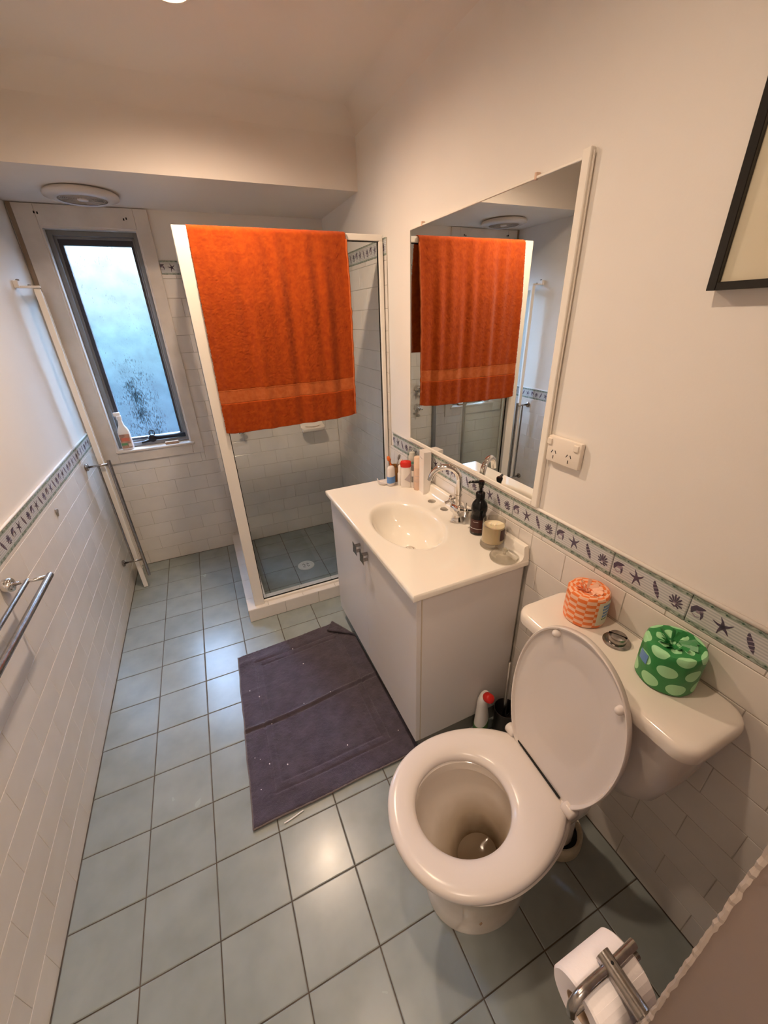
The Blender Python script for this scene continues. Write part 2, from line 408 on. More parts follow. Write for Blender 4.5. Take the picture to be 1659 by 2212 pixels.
put('grout_bed', B((-T-0.001, -1.80, 0.0), (-0.0016, D+0.004, 0.9175)), grout_l, wl)
put('grout_bed', B((W+0.0016, -1.79, 0.0), (W+T+0.001, 0.148, 0.9175)), grout_w, wr)
put('grout_bed', B((W+0.0016, 0.148, 0.0), (W+T+0.001, D+0.004, 1.888)), grout_w, wr)
bm = bmesh.new()
box(bm, (0.0, D+0.0016, 0.0), (0.60, D+T+0.001, 0.84)); box(bm, (0.60, D+0.0016, 0.0), (W, D+T+0.001, 1.888))
put('grout_bed', bm, grout_w, wf)
wall_tiles('left', wl, -1.795, D, 0, 10, -0.855-0.0, 0.0, 0.9165)
wall_tiles('right', wr, -1.79, -0.965, 0, 10, -1.105, W, 0.9165)
wall_tiles('right', wr, -0.965, 0.148, 8, 10, -1.105, W, 0.9165)
wall_tiles('right', wr, -0.07, 0.148, 0, 8, -1.105, W)
wall_tiles('right', wr, 0.148, D, 0, 19, 0.0, W, 1.822)
wall_tiles('far', wf, 0.0, W, 0, 19, 0.08, D, 1.822, holes=((0.0, 0.609, 0.768, 3.0),))
# ------------------------------------------------------------------ decorative border tiles (relief of sea shells)
def border_material():
    m = bpy.data.materials.new('sea_border_glaze'); m.use_nodes = True; t = m.node_tree; N = t.nodes; L = t.links; b = N['Principled BSDF']
    b.inputs['Roughness'].default_value = 0.2
    tc = N.new('ShaderNodeTexCoord'); s = N.new('ShaderNodeSeparateXYZ'); L.new(tc.outputs['Object'], s.inputs[0])
    # pale wavy stripes
    w = N.new('ShaderNodeTexWave'); w.wave_type = 'BANDS'; w.bands_direction = 'Y'; w.inputs['Scale'].default_value = 45; w.inputs['Distortion'].default_value = 1.2
    w.inputs['Detail'].default_value = 1; w.inputs['Detail Scale'].default_value = 0.4; L.new(tc.outputs['Object'], w.inputs['Vector'])
    r1 = N.new('ShaderNodeValToRGB'); L.new(w.outputs['Fac'], r1.inputs[0])
    r1.color_ramp.elements[0].color = (0.42, 0.44, 0.46, 1); r1.color_ramp.elements[1].color = (0.60, 0.60, 0.60, 1)
    # green-grey edges
    nz = N.new('ShaderNodeTexNoise'); nz.inputs['Scale'].default_value = 70; nz.inputs['Detail'].default_value = 4; L.new(tc.outputs['Object'], nz.inputs['Vector'])
    r2 = N.new('ShaderNodeValToRGB'); L.new(nz.outputs['Fac'], r2.inputs[0]); r2.color_ramp.elements[0].position = 0.38; r2.color_ramp.elements[1].position = 0.62
    r2.color_ramp.elements[0].color = (0.20, 0.25, 0.215, 1); r2.color_ramp.elements[1].color = (0.40, 0.45, 0.40, 1)
    ab = N.new('ShaderNodeMath'); ab.operation = 'ABSOLUTE'; L.new(s.outputs['Y'], ab.inputs[0])
    ns = N.new('ShaderNodeMath'); ns.operation = 'MULTIPLY_ADD'; L.new(nz.outputs['Fac'], ns.inputs[0]); ns.inputs[1].default_value = 0.012; L.new(ab.outputs[0], ns.inputs[2])
    mr = N.new('ShaderNodeMapRange'); L.new(ns.outputs[0], mr.inputs['Value']); mr.inputs['From Min'].default_value = 0.030; mr.inputs['From Max'].default_value = 0.0335
    mx = N.new('ShaderNodeMix'); mx.data_type = 'RGBA'; L.new(mr.outputs[0], mx.inputs['Factor']); L.new(r1.outputs[0], mx.inputs['A']); L.new(r2.outputs[0], mx.inputs['B'])
    L.new(mx.outputs['Result'], b.inputs['Base Color'])
    return m
border_m = border_material()
def motif_mesh():
    bm = bmesh.new(); Z = 0.0006
    def poly(pts, mi=0):
        a = [bm.verts.new((x, y, Z)) for x, y in pts]; b = [bm.verts.new((x, y, -0.0004)) for x, y in pts]
        bm.faces.new(a).material_index = mi
        for i in range(len(a)):
            j = (i+1) % len(a); bm.faces.new((a[j], a[i], b[i], b[j])).material_index = mi
    def strip(c, w, mi=0):
        L_, R_ = [], []
        for i, (x, y) in enumerate(c):
            x2, y2 = c[min(i+1, len(c)-1)]; x1, y1 = c[max(i-1, 0)]
            dx, dy = x2-x1, y2-y1; l = math.hypot(dx, dy) or 1; h = w[i]/2
            L_.append((x-dy/l*h, y+dx/l*h)); R_.append((x+dy/l*h, y-dx/l*h))
        poly(L_+R_[::-1], mi)
    # crescent shell
    cx = -0.078
    strip([(cx-0.012, -0.006), (cx-0.011, 0.004), (cx-0.004, 0.011), (cx+0.006, 0.0135), (cx+0.013, 0.016)], [0.003, 0.011, 0.013, 0.008, 0.001])
    strip([(cx-0.004, 0.003), (cx+0.004, 0.0035), (cx+0.009, 0.008)], [0.006, 0.007, 0.006], 1)
    strip([(cx+0.006, 0.006), (cx+0.0095, -0.003), (cx+0.009, -0.012)], [0.008, 0.005, 0.002])
    strip([(cx-0.010, -0.008), (cx-0.002, -0.012), (cx+0.005, -0.009)], [0.0015, 0.003, 0.0015], 1)
    # starfish
    cx = -0.028
    for k, (L_, bend) in enumerate(((0.022, .15), (0.021, -.15), (0.023, .1), (0.020, -.1), (0.022, .15))):
        t = PI/2+0.25+k*2*PI/5; strip([(cx, 0), (cx+L_*0.5*math.cos(t), L_*0.5*math.sin(t)), (cx+L_*math.cos(t+bend), L_*math.sin(t+bend))], [0.0085, 0.0045, 0.0008])
    # twisted whelk
    cx = 0.024
    seq = [(cx-0.009, 0.019), (cx-0.007, 0.010), (cx-0.002, 0.002), (cx+0.002, -0.006), (cx+0.006, -0.014), (cx+0.010, -0.021)]
    wd = [0.003, 0.0085, 0.012, 0.0115, 0.008, 0.002]
    for i in range(5):
        p, q = seq[i], seq[i+1]; m1 = (p[0]*.25+q[0]*.75, p[1]*.25+q[1]*.75)
        strip([p, m1], [wd[i], wd[i+1]*.9], 0); strip([m1, q], [wd[i+1]*.7, wd[i+1]*.6], 1)
    # scallop
    cx = 0.070
    for k in range(9):
        t = math.radians(-35+k*27); r = 0.019 if 0 < k < 8 else 0.014
        strip([(cx+0.003*math.cos(t), -0.008+0.003*math.sin(t)), (cx+r*0.6*math.cos(t), -0.008+r*0.8*math.sin(t)), (cx+r*0.9*math.cos(t), -0.008+r*1.2*math.sin(t))], [0.001, 0.0042, 0.0026], 0)
    strip([(cx-0.006, -0.013), (cx, -0.016), (cx+0.006, -0.013)], [0.002, 0.004, 0.002], 0)
    strip([(cx-0.004, -0.006), (cx+0.004, -0.006)], [0.004, 0.004], 1)
    for sgn in (1, -1):                                          # little dark leaves along both edges
        for k in range(7):
            x = -0.087+k*0.029; s = 0.0022*random.uniform(.8, 1.2); y = sgn*0.0315+random.uniform(-.001, .001)
            poly([(x-s*1.3, y), (x, y-s), (x+s*1.3, y), (x, y+s)], 2)
        c = [(-0.096+k*0.0064, sgn*0.0315+0.0022*math.sin(k*1.35+sgn)) for k in range(31)]
        strip(c, [0.0006]*31, 3)
    me = bpy.data.meshes.new('shell_motif'); bm.to_mesh(me); bm.free()
    for x in (purple, mauve, green_d, MATS['sage']): me.materials.append(x)
    return me
mat('sage', (0.16, 0.21, 0.17, 1), 0.4)
MOT = motif_mesh()
def clip_motif(w, left):
    """motif of a cut border tile: keep what lies on the piece. left: distance of the piece's left end from the full tile's left end"""
    bm = bmesh.new(); bm.from_mesh(MOT)
    for sx_, nx in ((-0.0985+left, -1), (-0.0985+left+w, 1)):
        bmesh.ops.bisect_plane(bm, geom=bm.verts[:]+bm.edges[:]+bm.faces[:], plane_co=(sx_, 0, 0), plane_no=(nx, 0, 0), clear_outer=True)
    bmesh.ops.translate(bm, verts=bm.verts, vec=(0.0985-left-w/2, 0, 0))
    me = bpy.data.meshes.new('shell_motif'); bm.to_mesh(me); bm.free()
    for x in (purple, mauve, green_d, MATS['sage']): me.materials.append(x)
    return me
BH, BL = 0.0775, 0.1963
def border(side, parent, u_start, sign, lo, hi, zc, plane, h=BH):
    """tiles start at joint u_start, stepping BL; local x follows the side's reading direction"""
    k = math.floor((lo-u_start)/BL)
    while u_start+k*BL < hi-1e-4:
        a, b = u_start+k*BL, u_start+(k+1)*BL; a2, b2 = max(a, lo), min(b, hi); k += 1
        if b2-a2 < 0.02: continue
        w = b2-a2-0.002
        o_loc = {'left': (plane, (a2+b2)/2, zc), 'right': (plane, (a2+b2)/2, zc), 'far': ((a2+b2)/2, plane, zc)}[side]
        o = place('border_tile', tile_mesh(w, h, 0.006, border_m, 'border_tile'), parent, o_loc, side)
        left = (b-b2) if sign < 0 else (a2-a)
        me = MOT if (b2-a2) > BL-0.001 else clip_motif(w, left)
        c = bpy.data.objects.new('shell_motif', me); COL.objects.link(c); c.parent = o; c['kind'] = 'stuff'
ZBc = 0.9555
border('right', wr, -0.8587, -1, -1.79, 0.112, ZBc, W-0.0015)
border('left', wl, -0.8587+0.02, 1, -1.795, 1.06, ZBc-0.004, 0.0015)
border('right', wr, 0.15, -1, 0.150, D, 1.855, W-0.0015, 0.069)
border('far', wf, 0.60, 1, 0.612, W, 1.855, D-0.0015, 0.069)
bm = bmesh.new(); tube(bm, [(W+0.001, -1.79, 0.9975), (W+0.001, 0.115, 0.9975)], 0.0055, 8)
put('plaster_bead', bm, plaster, wr, smooth=True)
bm = bmesh.new(); tube(bm, [(-0.001, -1.79, 0.9935), (-0.001, 1.06, 0.9935)], 0.0050, 8)
put('plaster_bead', bm, plaster, wl, smooth=True)

# ------------------------------------------------------------------ window
win = bpy.data.objects.new('window_1', None); COL.objects.link(win); win.location = (0.325, D, 0.85); win['kind'] = 'structure'; OFF['window_1'] = Vector(win.location)
bm = bmesh.new(); ty = D-0.012
box(bm, (0.020, ty, 0.767), (wx0, D+T, 2.122), 0.002); box(bm, (wx1, ty, 0.767), (0.611, D+T, 2.122), 0.002)
box(bm, (wx0+0.0002, ty+.0006, wz1), (wx1-0.0002, D+T, 2.122), 0.002); box(bm, (wx0+0.0002, ty+.0006, 0.767), (wx1-0.0002, D+T, wz0-0.012), 0.002)
put('casing', bm, trim_m, win)
put('casing_bead', B((0.0, D-0.008, 0.767), (0.0195, D+T, 2.1235)), mat('dark_bead', (0.30, 0.22, 0.15, 1), 0.6), win)
bm = bmesh.new(); box(bm, (wx0-0.005, D-0.020, wz0-0.016), (wx1+0.02, D+0.055, wz0-0.001), 0.003)
put('window_sill', bm, trim_m, win)
bm = bmesh.new()   # lining of the reveal
box(bm, (wx0-0.0005, D-0.004, wz0), (wx0+0.008, D+0.13, wz1)); box(bm, (wx1-0.008, D-0.004, wz0), (wx1+0.0005, D+0.13, wz1)); box(bm, (wx0+.008, D-0.004, wz1-0.008), (wx1-.008, D+0.13, wz1+0.0005))
box(bm, (wx0+.008, D+0.055, wz0-0.001), (wx1-.008, D+0.13, wz0+0.004))
put('reveal_lining', bm, trim_m, win)
def frame(bm, x0, x1, z0, z1, ya, yb, t, bev=0.001):
    box(bm, (x0, ya, z0), (x0+t, yb, z1), bev); box(bm, (x1-t, ya, z0), (x1, yb, z1), bev)
    box(bm, (x0+t, ya, z0), (x1-t, yb, z0+t), bev); box(bm, (x0+t, ya, z1-t), (x1-t, yb, z1), bev)
bm = bmesh.new(); frame(bm, 0.1155, 0.5345, 0.852, 2.0215, D+0.045, D+0.10, 0.022)
frame(bm, 0.137, 0.513, 0.873, 2.0, D+0.07, D+0.10, 0.012); put('outer_frame', bm, alu_g, win)
bm = bmesh.new(); box(bm, (0.148, D+0.078, 0.884), (0.168, D+0.108, 1.990)); box(bm, (0.488, D+0.078, 0.884), (0.502, D+0.108, 1.990)); box(bm, (0.168, D+0.078, 0.884), (0.488, D+0.108, 0.899)); box(bm, (0.168, D+0.078, 1.962), (0.488, D+0.108, 1.990)); put('sash', bm, alu_b, win, label='dark inner sash')
# frosted, mould-spotted pane
def frosted():
    m = bpy.data.materials.new('frosted_glass'); m.use_nodes = True; t = m.node_tree; N = t.nodes; L = t.links; N.remove(N['Principled BSDF']); out = N['Material Output']
    tc = N.new('ShaderNodeTexCoord'); s = N.new('ShaderNodeSeparateXYZ'); L.new(tc.outputs['Object'], s.inputs[0])
    mp = N.new('ShaderNodeMapping'); mp.inputs['Scale'].default_value = (1, 1, 0.30); L.new(tc.outputs['Object'], mp.inputs[0])
    n1 = N.new('ShaderNodeTexNoise'); n1.inputs['Scale'].default_value = 150; n1.inputs['Detail'].default_value = 6; n1.inputs['Roughness'].default_value = 0.7; L.new(mp.outputs[0], n1.inputs['Vector'])
    n2 = N.new('ShaderNodeTexNoise'); n2.inputs['Scale'].default_value = 11; n2.inputs['Detail'].default_value = 2; L.new(tc.outputs['Object'], n2.inputs['Vector'])
    # mould grows low in the pane, in a patch left of the middle
    g = N.new('ShaderNodeVectorMath'); g.operation = 'DISTANCE'; mp2 = N.new('ShaderNodeMapping'); mp2.inputs['Scale'].default_value = (1.0, 0.0, 0.42); L.new(tc.outputs['Object'], mp2.inputs[0])
    L.new(mp2.outputs[0], g.inputs[0]); g.inputs[1].default_value = (-0.02, 0.0, 0.22*0.42)
    mr = N.new('ShaderNodeMapRange'); L.new(g.outputs['Value'], mr.inputs['Value']); mr.inputs['From Min'].default_value = 0.02; mr.inputs['From Max'].default_value = 0.17
    mr.inputs['To Min'].default_value = 0.10; mr.inputs['To Max'].default_value = -0.075
    a1 = N.new('ShaderNodeMath'); a1.operation = 'ADD'; L.new(n1.outputs['Fac'], a1.inputs[0]); L.new(mr.outputs[0], a1.inputs[1])
    a2 = N.new('ShaderNodeMath'); a2.operation = 'MULTIPLY_ADD'; L.new(n2.outputs['Fac'], a2.inputs[0]); a2.inputs[1].default_value = 0.35; L.new(a1.outputs[0], a2.inputs[2])
    rp = N.new('ShaderNodeValToRGB'); L.new(a2.outputs[0], rp.inputs[0]); rp.color_ramp.elements[0].position = 0.74; rp.color_ramp.elements[1].position = 0.90
    rp.color_ramp.elements[0].color = (1, 1, 1, 1); rp.color_ramp.elements[1].color = (0.08, 0.13, 0.14, 1)
    n3 = N.new('ShaderNodeTexNoise'); n3.inputs['Scale'].default_value = 9; n3.inputs['Detail'].default_value = 5; L.new(tc.outputs['Object'], n3.inputs['Vector'])
    m4 = N.new('ShaderNodeMapRange'); L.new(n3.outputs['Fac'], m4.inputs['Value']); m4.inputs['From Min'].default_value = 0.35; m4.inputs['From Max'].default_value = 0.7; m4.inputs['To Min'].default_value = 1.0; m4.inputs['To Max'].default_value = 0.84
    mm_ = N.new('ShaderNodeVectorMath'); mm_.operation = 'SCALE'; L.new(rp.outputs[0], mm_.inputs[0]); L.new(m4.outputs[0], mm_.inputs['Scale'])
    gl = N.new('ShaderNodeBsdfRefraction'); gl.inputs['Roughness'].default_value = 0.22; gl.inputs['IOR'].default_value = 1.15
    tr = N.new('ShaderNodeBsdfTranslucent'); L.new(rp.outputs[0], tr.inputs[0]); L.new(mm_.outputs[0], gl.inputs[0])
    mx = N.new('ShaderNodeMixShader'); mx.inputs[0].default_value = 0.012; L.new(gl.outputs[0], mx.inputs[1]); L.new(tr.outputs[0], mx.inputs[2])
    L.new(mx.outputs[0], out.inputs[0]); return m
put('pane', B((0.158, D+0.092, 0.896), (0.492, D+0.096, 1.981)), frosted(), win, origin=None, label='frosted pane with dark mould streaks')
bm = bmesh.new()   # winder: arm, chain box, handle loop
tube(bm, [(0.335, D+0.046, 0.893), (0.519, D+0.048, 0.889)], 0.0135, 12)
lathe(bm, [(0.0, -0.016), (0.022, -0.014), (0.026, 0.0), (0.020, 0.014), (0.0, 0.016)], (0.318, D+0.048, 0.890), 16, axis='Y', cap0=False, cap1=False)
tube(bm, spline([(0.32, D+0.045, 0.885), (0.285, D+0.040, 0.876), (0.252, D+0.038, 0.872)], 5), [0.011-0.0004*i for i in range(11)], 8)
put('winder', bm, mat('matte_black', (0.010, 0.010, 0.012, 1), 0.55, spec=0.25), win, smooth=True)
bm = bmesh.new(); lp = spline([(0.312, D+0.045, 0.905), (0.308, D+0.045, 0.930), (0.316, D+0.045, 0.942), (0.334, D+0.045, 0.940), (0.338, D+0.045, 0.925), (0.332, D+0.045, 0.905)], 5)
tube(bm, lp, 0.0030, 8); put('winder_handle', bm, MATS['matte_black'], win, smooth=True)
bm = bmesh.new()
for (x, z) in ((0.105, 2.085), (0.118, 2.083), (0.492, 2.072), (0.505, 2.076)): box(bm, (x-0.003, ty-0.0015, z-0.005), (x+0.003, ty+0.002, z+0.005))
put('screw_hole', bm, dark, win)

# sill things
sp = thing('spray_bottle', (0.172, D+0.020, wz0-0.001), 'white trigger-less spray bottle with a fruit label on the window sill', 'bottle'); sp['label'] = 'white cleaning bottle with a colourful label standing on the window sill'
bx, by_, bz = 0.172, D+0.020, wz0-0.001
bm = bmesh.new(); secs = []
for z, a, b in ((0.0, .031, .018), (0.012, .034, .020), (0.07, .034, .020), (0.115, .033, .019), (0.135, .026, .017), (0.155, .016, .014), (0.185, .012, .012), (0.192, .012, .012)):
    secs.append([(bx+a*math.copysign(abs(math.cos(t))**.7, math.cos(t)), by_+b*math.copysign(abs(math.sin(t))**.7, math.sin(t)), bz+z) for t in np.linspace(0, 2*PI, 24, endpoint=False)])
loft(bm, secs); put('body', bm, white_p, sp, smooth=True)
bm = bmesh.new(); lathe(bm, [(0.0135, 0.188), (0.0150, 0.190), (0.0150, 0.213), (0.009, 0.217)], (bx, by_, bz), 16); box(bm, (bx-0.026, by_-0.008, bz+0.212), (bx+0.012, by_+0.008, bz+0.236), 0.005, 2)
put('spray_head', bm, white_p, sp, smooth=True, autos=50)
bm = bmesh.new(); box(bm, (bx-0.028, by_-0.0212, bz+0.012), (bx+0.028, by_-0.0195, bz+0.100)); lb = put('label', bm, mat('fruit_label_base', (0.55, 0.30, 0.20, 1), 0.4, var=0.5, vscale=40), sp)
bm = bmesh.new(); box(bm, (bx-0.028, by_-0.0218, bz+0.030), (bx+0.006, by_-0.0210, bz+0.046)); put('printed_band', bm, green_lbl, lb)
bm = bmesh.new(); box(bm, (bx-0.020, by_-0.0218, bz+0.056), (bx+0.022, by_-0.0210, bz+0.078)); put('printed_band', bm, mat('coral_print', (0.55, 0.12, 0.05, 1), 0.4), lb)
bm = bmesh.new(); box(bm, (bx+0.010, by_-0.0218, bz+0.020), (bx+0.027, by_-0.0210, bz+0.040)); put('printed_band', bm, mat('pale_print', (0.7, 0.6, 0.5, 1), 0.4), lb)
bm = bmesh.new(); box(bm, (0.388, D-0.004, wz0-0.001), (0.470, D+0.026, wz0+0.017), 0.004, 2)
wbk = put('wood_block', bm, soapm, None, label='small tan rectangular block lying on the window sill at the right', cat='block')
# ------------------------------------------------------------------ exhaust fan
fan = thing('ceiling_fan_vent', (0.362, 0.85, ZB), 'round white exhaust fan on the low ceiling above the window', 'exhaust fan')
c = (0.362, 0.85, ZB)
bm = bmesh.new(); lathe(bm, [(0.100, -0.030), (0.112, -0.034), (0.150, -0.022), (0.153, -0.012), (0.146, -0.004), (0.120, -0.002), (0.100, -0.012)], c, 56, cap0=False, cap1=False)
put('housing', bm, plast_w, fan, smooth=True)
bm = bmesh.new(); lathe(bm, [(0.101, -0.024), (0.101, -0.014)], c, 48); gr = put('grille', bm, mat('dusty_grille', (0.30, 0.26, 0.22, 1), 0.8, var=0.3, vscale=60), fan)
bm = bmesh.new()
for r in np.linspace(0.032, 0.098, 9): lathe(bm, [(r-0.002, -0.026), (r, -0.0285), (r+0.002, -0.026)], c, 48, cap0=False, cap1=False)
for k in range(12):
    t = k*PI/6; tube(bm, [(c[0]+0.02*math.cos(t), c[1]+0.02*math.sin(t), ZB-0.027), (c[0]+0.101*math.cos(t), c[1]+0.101*math.sin(t), ZB-0.027)], 0.0018, 5)
o = put('grille_ribs', bm, mat('dusty_ribs', (0.42, 0.37, 0.32, 1), 0.7), fan)
bm = bmesh.new(); lathe(bm, [(0.024, -0.024), (0.024, -0.031), (0.018, -0.034), (0.0, -0.035)], c, 24, cap1=False); put('hub_cap', bm, plast_w, fan, smooth=True)

# ------------------------------------------------------------------ shower: hob, screen, drain, dish, taps
hob = thing('shower_hob', (0.70, 0.19, 0.0), 'raised white-tiled hob step around the shower base', 'shower hob')
bm = bmesh.new(); box(bm, (HX0+0.005, HY0+0.005, 0.0), (W-0.0065, HY1-0.005, HZ-0.0015)); box(bm, (HX0+0.005, HY1-0.006, 0.0), (HX1-0.005, D-0.0065, HZ-0.0016))
put('core', bm, grout_w, hob)
def hob_tile(a, b, c_, d_, face):
    g = 0.0011
    if face == 'top': me = tile_mesh(b-a-2*g, d_-c_-2*g, 0.005, tile_w, 'tile', 0.0013, 0.0009); o = place('tile', me, hob, ((a+b)/2, (c_+d_)/2, HZ), 'floor', 0.001)
    elif face == 'front': me = tile_mesh(b-a-2*g, d_-c_-2*g, 0.005, tile_w, 'tile', 0.0013, 0.0009); o = place('tile', me, hob, ((a+b)/2, HY0, (c_+d_)/2), 'far', 0.001)
    else: me = tile_mesh(b-a-2*g, d_-c_-2*g, 0.005, tile_w, 'tile', 0.0013, 0.0009); o = place('tile', me, hob, (HX0, (a+b)/2, (c_+d_)/2), 'right', 0.001)
    o.location = Vector(o.location)-OFF[hob.name]
xs = [HX0, 0.777, 0.981, 1.183, 1.385, W-0.006]
for a, b in zip(xs, xs[1:]): hob_tile(a, b, HY0, HY1, 'top')
for a, b in zip([HX0, 0.87, 1.072, 1.275, 1.477], [0.87, 1.072, 1.275, 1.477, W-0.006]): hob_tile(a, b, 0.001, HZ-0.001, 'front')
yy = [HY1, 0.452, 0.652, 0.85, 1.05, D-0.002]
for a, b in zip(yy, yy[1:]): hob_tile(HX0, HX1, a, b, 'top')
yy = [HY0, 0.336, 0.538, 0.740, 0.942, D-0.002]
for a, b in zip(yy, yy[1:]): hob_tile(a, b, 0.001, HZ-0.001, 'side')

scr = thing('shower_screen', (0.71, 0.18, HZ), 'white-framed glass shower screen standing on the tiled hob', 'shower screen')
PX0, PX1, ys0, ys1, ZT = 0.7035, 0.757, 0.158, 0.208, 1.902
put('corner_post', B((PX0, ys0, HZ), (PX1, ys1, ZT), 0.003, 2), alu_w, scr)
put('top_rail', B((PX1, ys0+0.012, ZT-0.026), (W-0.0068, ys0+0.040, ZT-0.001), 0.002), alu_w, scr)
put('bottom_rail', B((PX1, ys0+0.012, HZ), (W-0.0068, ys0+0.040, HZ+0.016), 0.002), alu_w, scr)
put('wall_channel', B((W-0.026, ys0+0.010, HZ+0.016), (W-0.0068, ys0+0.042, ZT-0.0262), 0.002), alu_w, scr)
bm = bmesh.new(); frame(bm, PX1+0.0005, W-0.0265, HZ+0.0165, ZT-0.0265, ys0+0.022, ys0+0.030, 0.0035, 0.0); put('glazing_gasket', bm, black_p, scr)
put('front_pane', B((PX1+0.002, ys0+0.024, HZ+0.017), (W-0.024, ys0+0.029, ZT-0.026)), shower_glass, scr)
put('side_top_rail', B((PX0+0.004, ys1, ZT-0.030), (PX1-0.012, D-0.0068, ZT-0.001), 0.002), alu_w, scr)
put('side_bottom_rail', B((PX0+0.004, ys1, HZ), (PX1-0.012, D-0.0068, HZ+0.02), 0.002), alu_w, scr)
put('side_wall_channel', B((PX0+0.008, D-0.030, HZ+0.02), (PX1-0.016, D-0.0068, ZT-0.030), 0.002), alu_g, scr)
put('side_pane', B((PX0+0.032, ys1+0.002, HZ+0.021), (PX0+0.036, 0.70, ZT-0.031)), shower_glass, scr)
dr = put('door_stile', B((PX0+0.013, 0.66, HZ+0.021), (PX0+0.027, 0.685, ZT-0.031), 0.002), steel, scr)
put('door_stile', B((PX0+0.013, ys1+0.006, HZ+0.021), (PX0+0.027, ys1+0.030, ZT-0.031), 0.002), steel, scr)
put('door_pane', B((PX0+0.018, ys1+0.030, HZ+0.03), (PX0+0.022, 0.66, ZT-0.04)), shower_glass, scr)

fw = thing('floor_waste', (1.098, 0.570, 0.0), 'round white drain grate in the shower floor', 'drain')
c = (1.098, 0.570, 0.0)
bm = bmesh.new(); lathe(bm, [(0.038, 0.0012), (0.040, 0.0035), (0.055, 0.0030), (0.058, 0.0005), (0.058, -0.002)], c, 40, cap0=False, cap1=False); put('ring', bm, drain_m, fw, smooth=True)
bm = bmesh.new(); lathe(bm, [(0.0385, 0.0008), (0.0385, 0.0022)], c, 32); gp = put('grate', bm, drain_m, fw)
bm = bmesh.new()
for k in range(4):
    t = k*PI/2+PI/4
    for r in (0.012, 0.024):
        x, y = c[0]+r*math.cos(t), c[1]+r*math.sin(t); a = Vector((-math.sin(t), math.cos(t), 0))*0.006*(r/0.012)**.6; b = Vector((math.cos(t), math.sin(t), 0))*0.0018
        P = Vector((x, y, 0.0021)); prism(bm, [P-a-b, P+a-b, P+a+b, P-a+b], (0, 0, 0.0006))
put('slots', bm, dark, gp)

sd = thing('soap_dish', (1.375, D, 0.82), 'white ceramic soap dish fixed to the shower wall tiles', 'soap dish')
bm = bmesh.new(); secs = []
for y_, hw, z0, z1 in ((D-0.0015, .078, .795, .905), (D-0.02, .082, .800, .870), (D-0.06, .088, .812, .850), (D-0.088, .082, .822, .848), (D-0.094, .074, .828, .845)):
    secs.append([(1.375-hw, y_, z1), (1.375+hw, y_, z1), (1.375+hw, y_, (z0+z1)/2), (1.375+hw*.85, y_, z0), (1.375-hw*.85, y_, z0), (1.375-hw, y_, (z0+z1)/2)])
loft(bm, secs); put('body', bm, ceramic, sd, smooth=True, autos=60)
bm = bmesh.new()
lathe(bm, [(0.060, 0.0), (0.050, -0.006), (0.0, -0.007)], (1.375, D-0.050, 0.858), 24, sy=0.5, cap0=False, cap1=False); put('tray', bm, ceramic, sd, smooth=True)

def shower_tap(z, lab):
    c = Vector((0.882, D, z)); t = thing('shower_tap', c, lab, 'tap', 'taps on the shower wall')
    bm = bmesh.new(); lathe(bm, [(0.028, -0.0012), (0.028, -0.006), (0.016, -0.018), (0.012, -0.045), (0.012, -0.050)], c, 24, axis='Y'); put('flange', bm, chrome, t, smooth=True, autos=60)
    bm = bmesh.new()
    for k in range(4):
        a = k*PI/2+0.4; tube(bm, [c+Vector((0, -0.050, 0)), c+Vector((0.030*math.cos(a), -0.052, 0.030*math.sin(a)))], [0.006, 0.0075], 8)
    lathe(bm, [(0.012, -0.044), (0.013, -0.058), (0.0, -0.062)], c, 16, axis='Y', cap1=False); put('cross_handle', bm, chrome, t, smooth=True, autos=60)
shower_tap(1.033, 'chrome cross-handled tap on the shower wall, the upper of two'); shower_tap(0.881, 'chrome cross-handled tap on the shower wall, the lower of two')

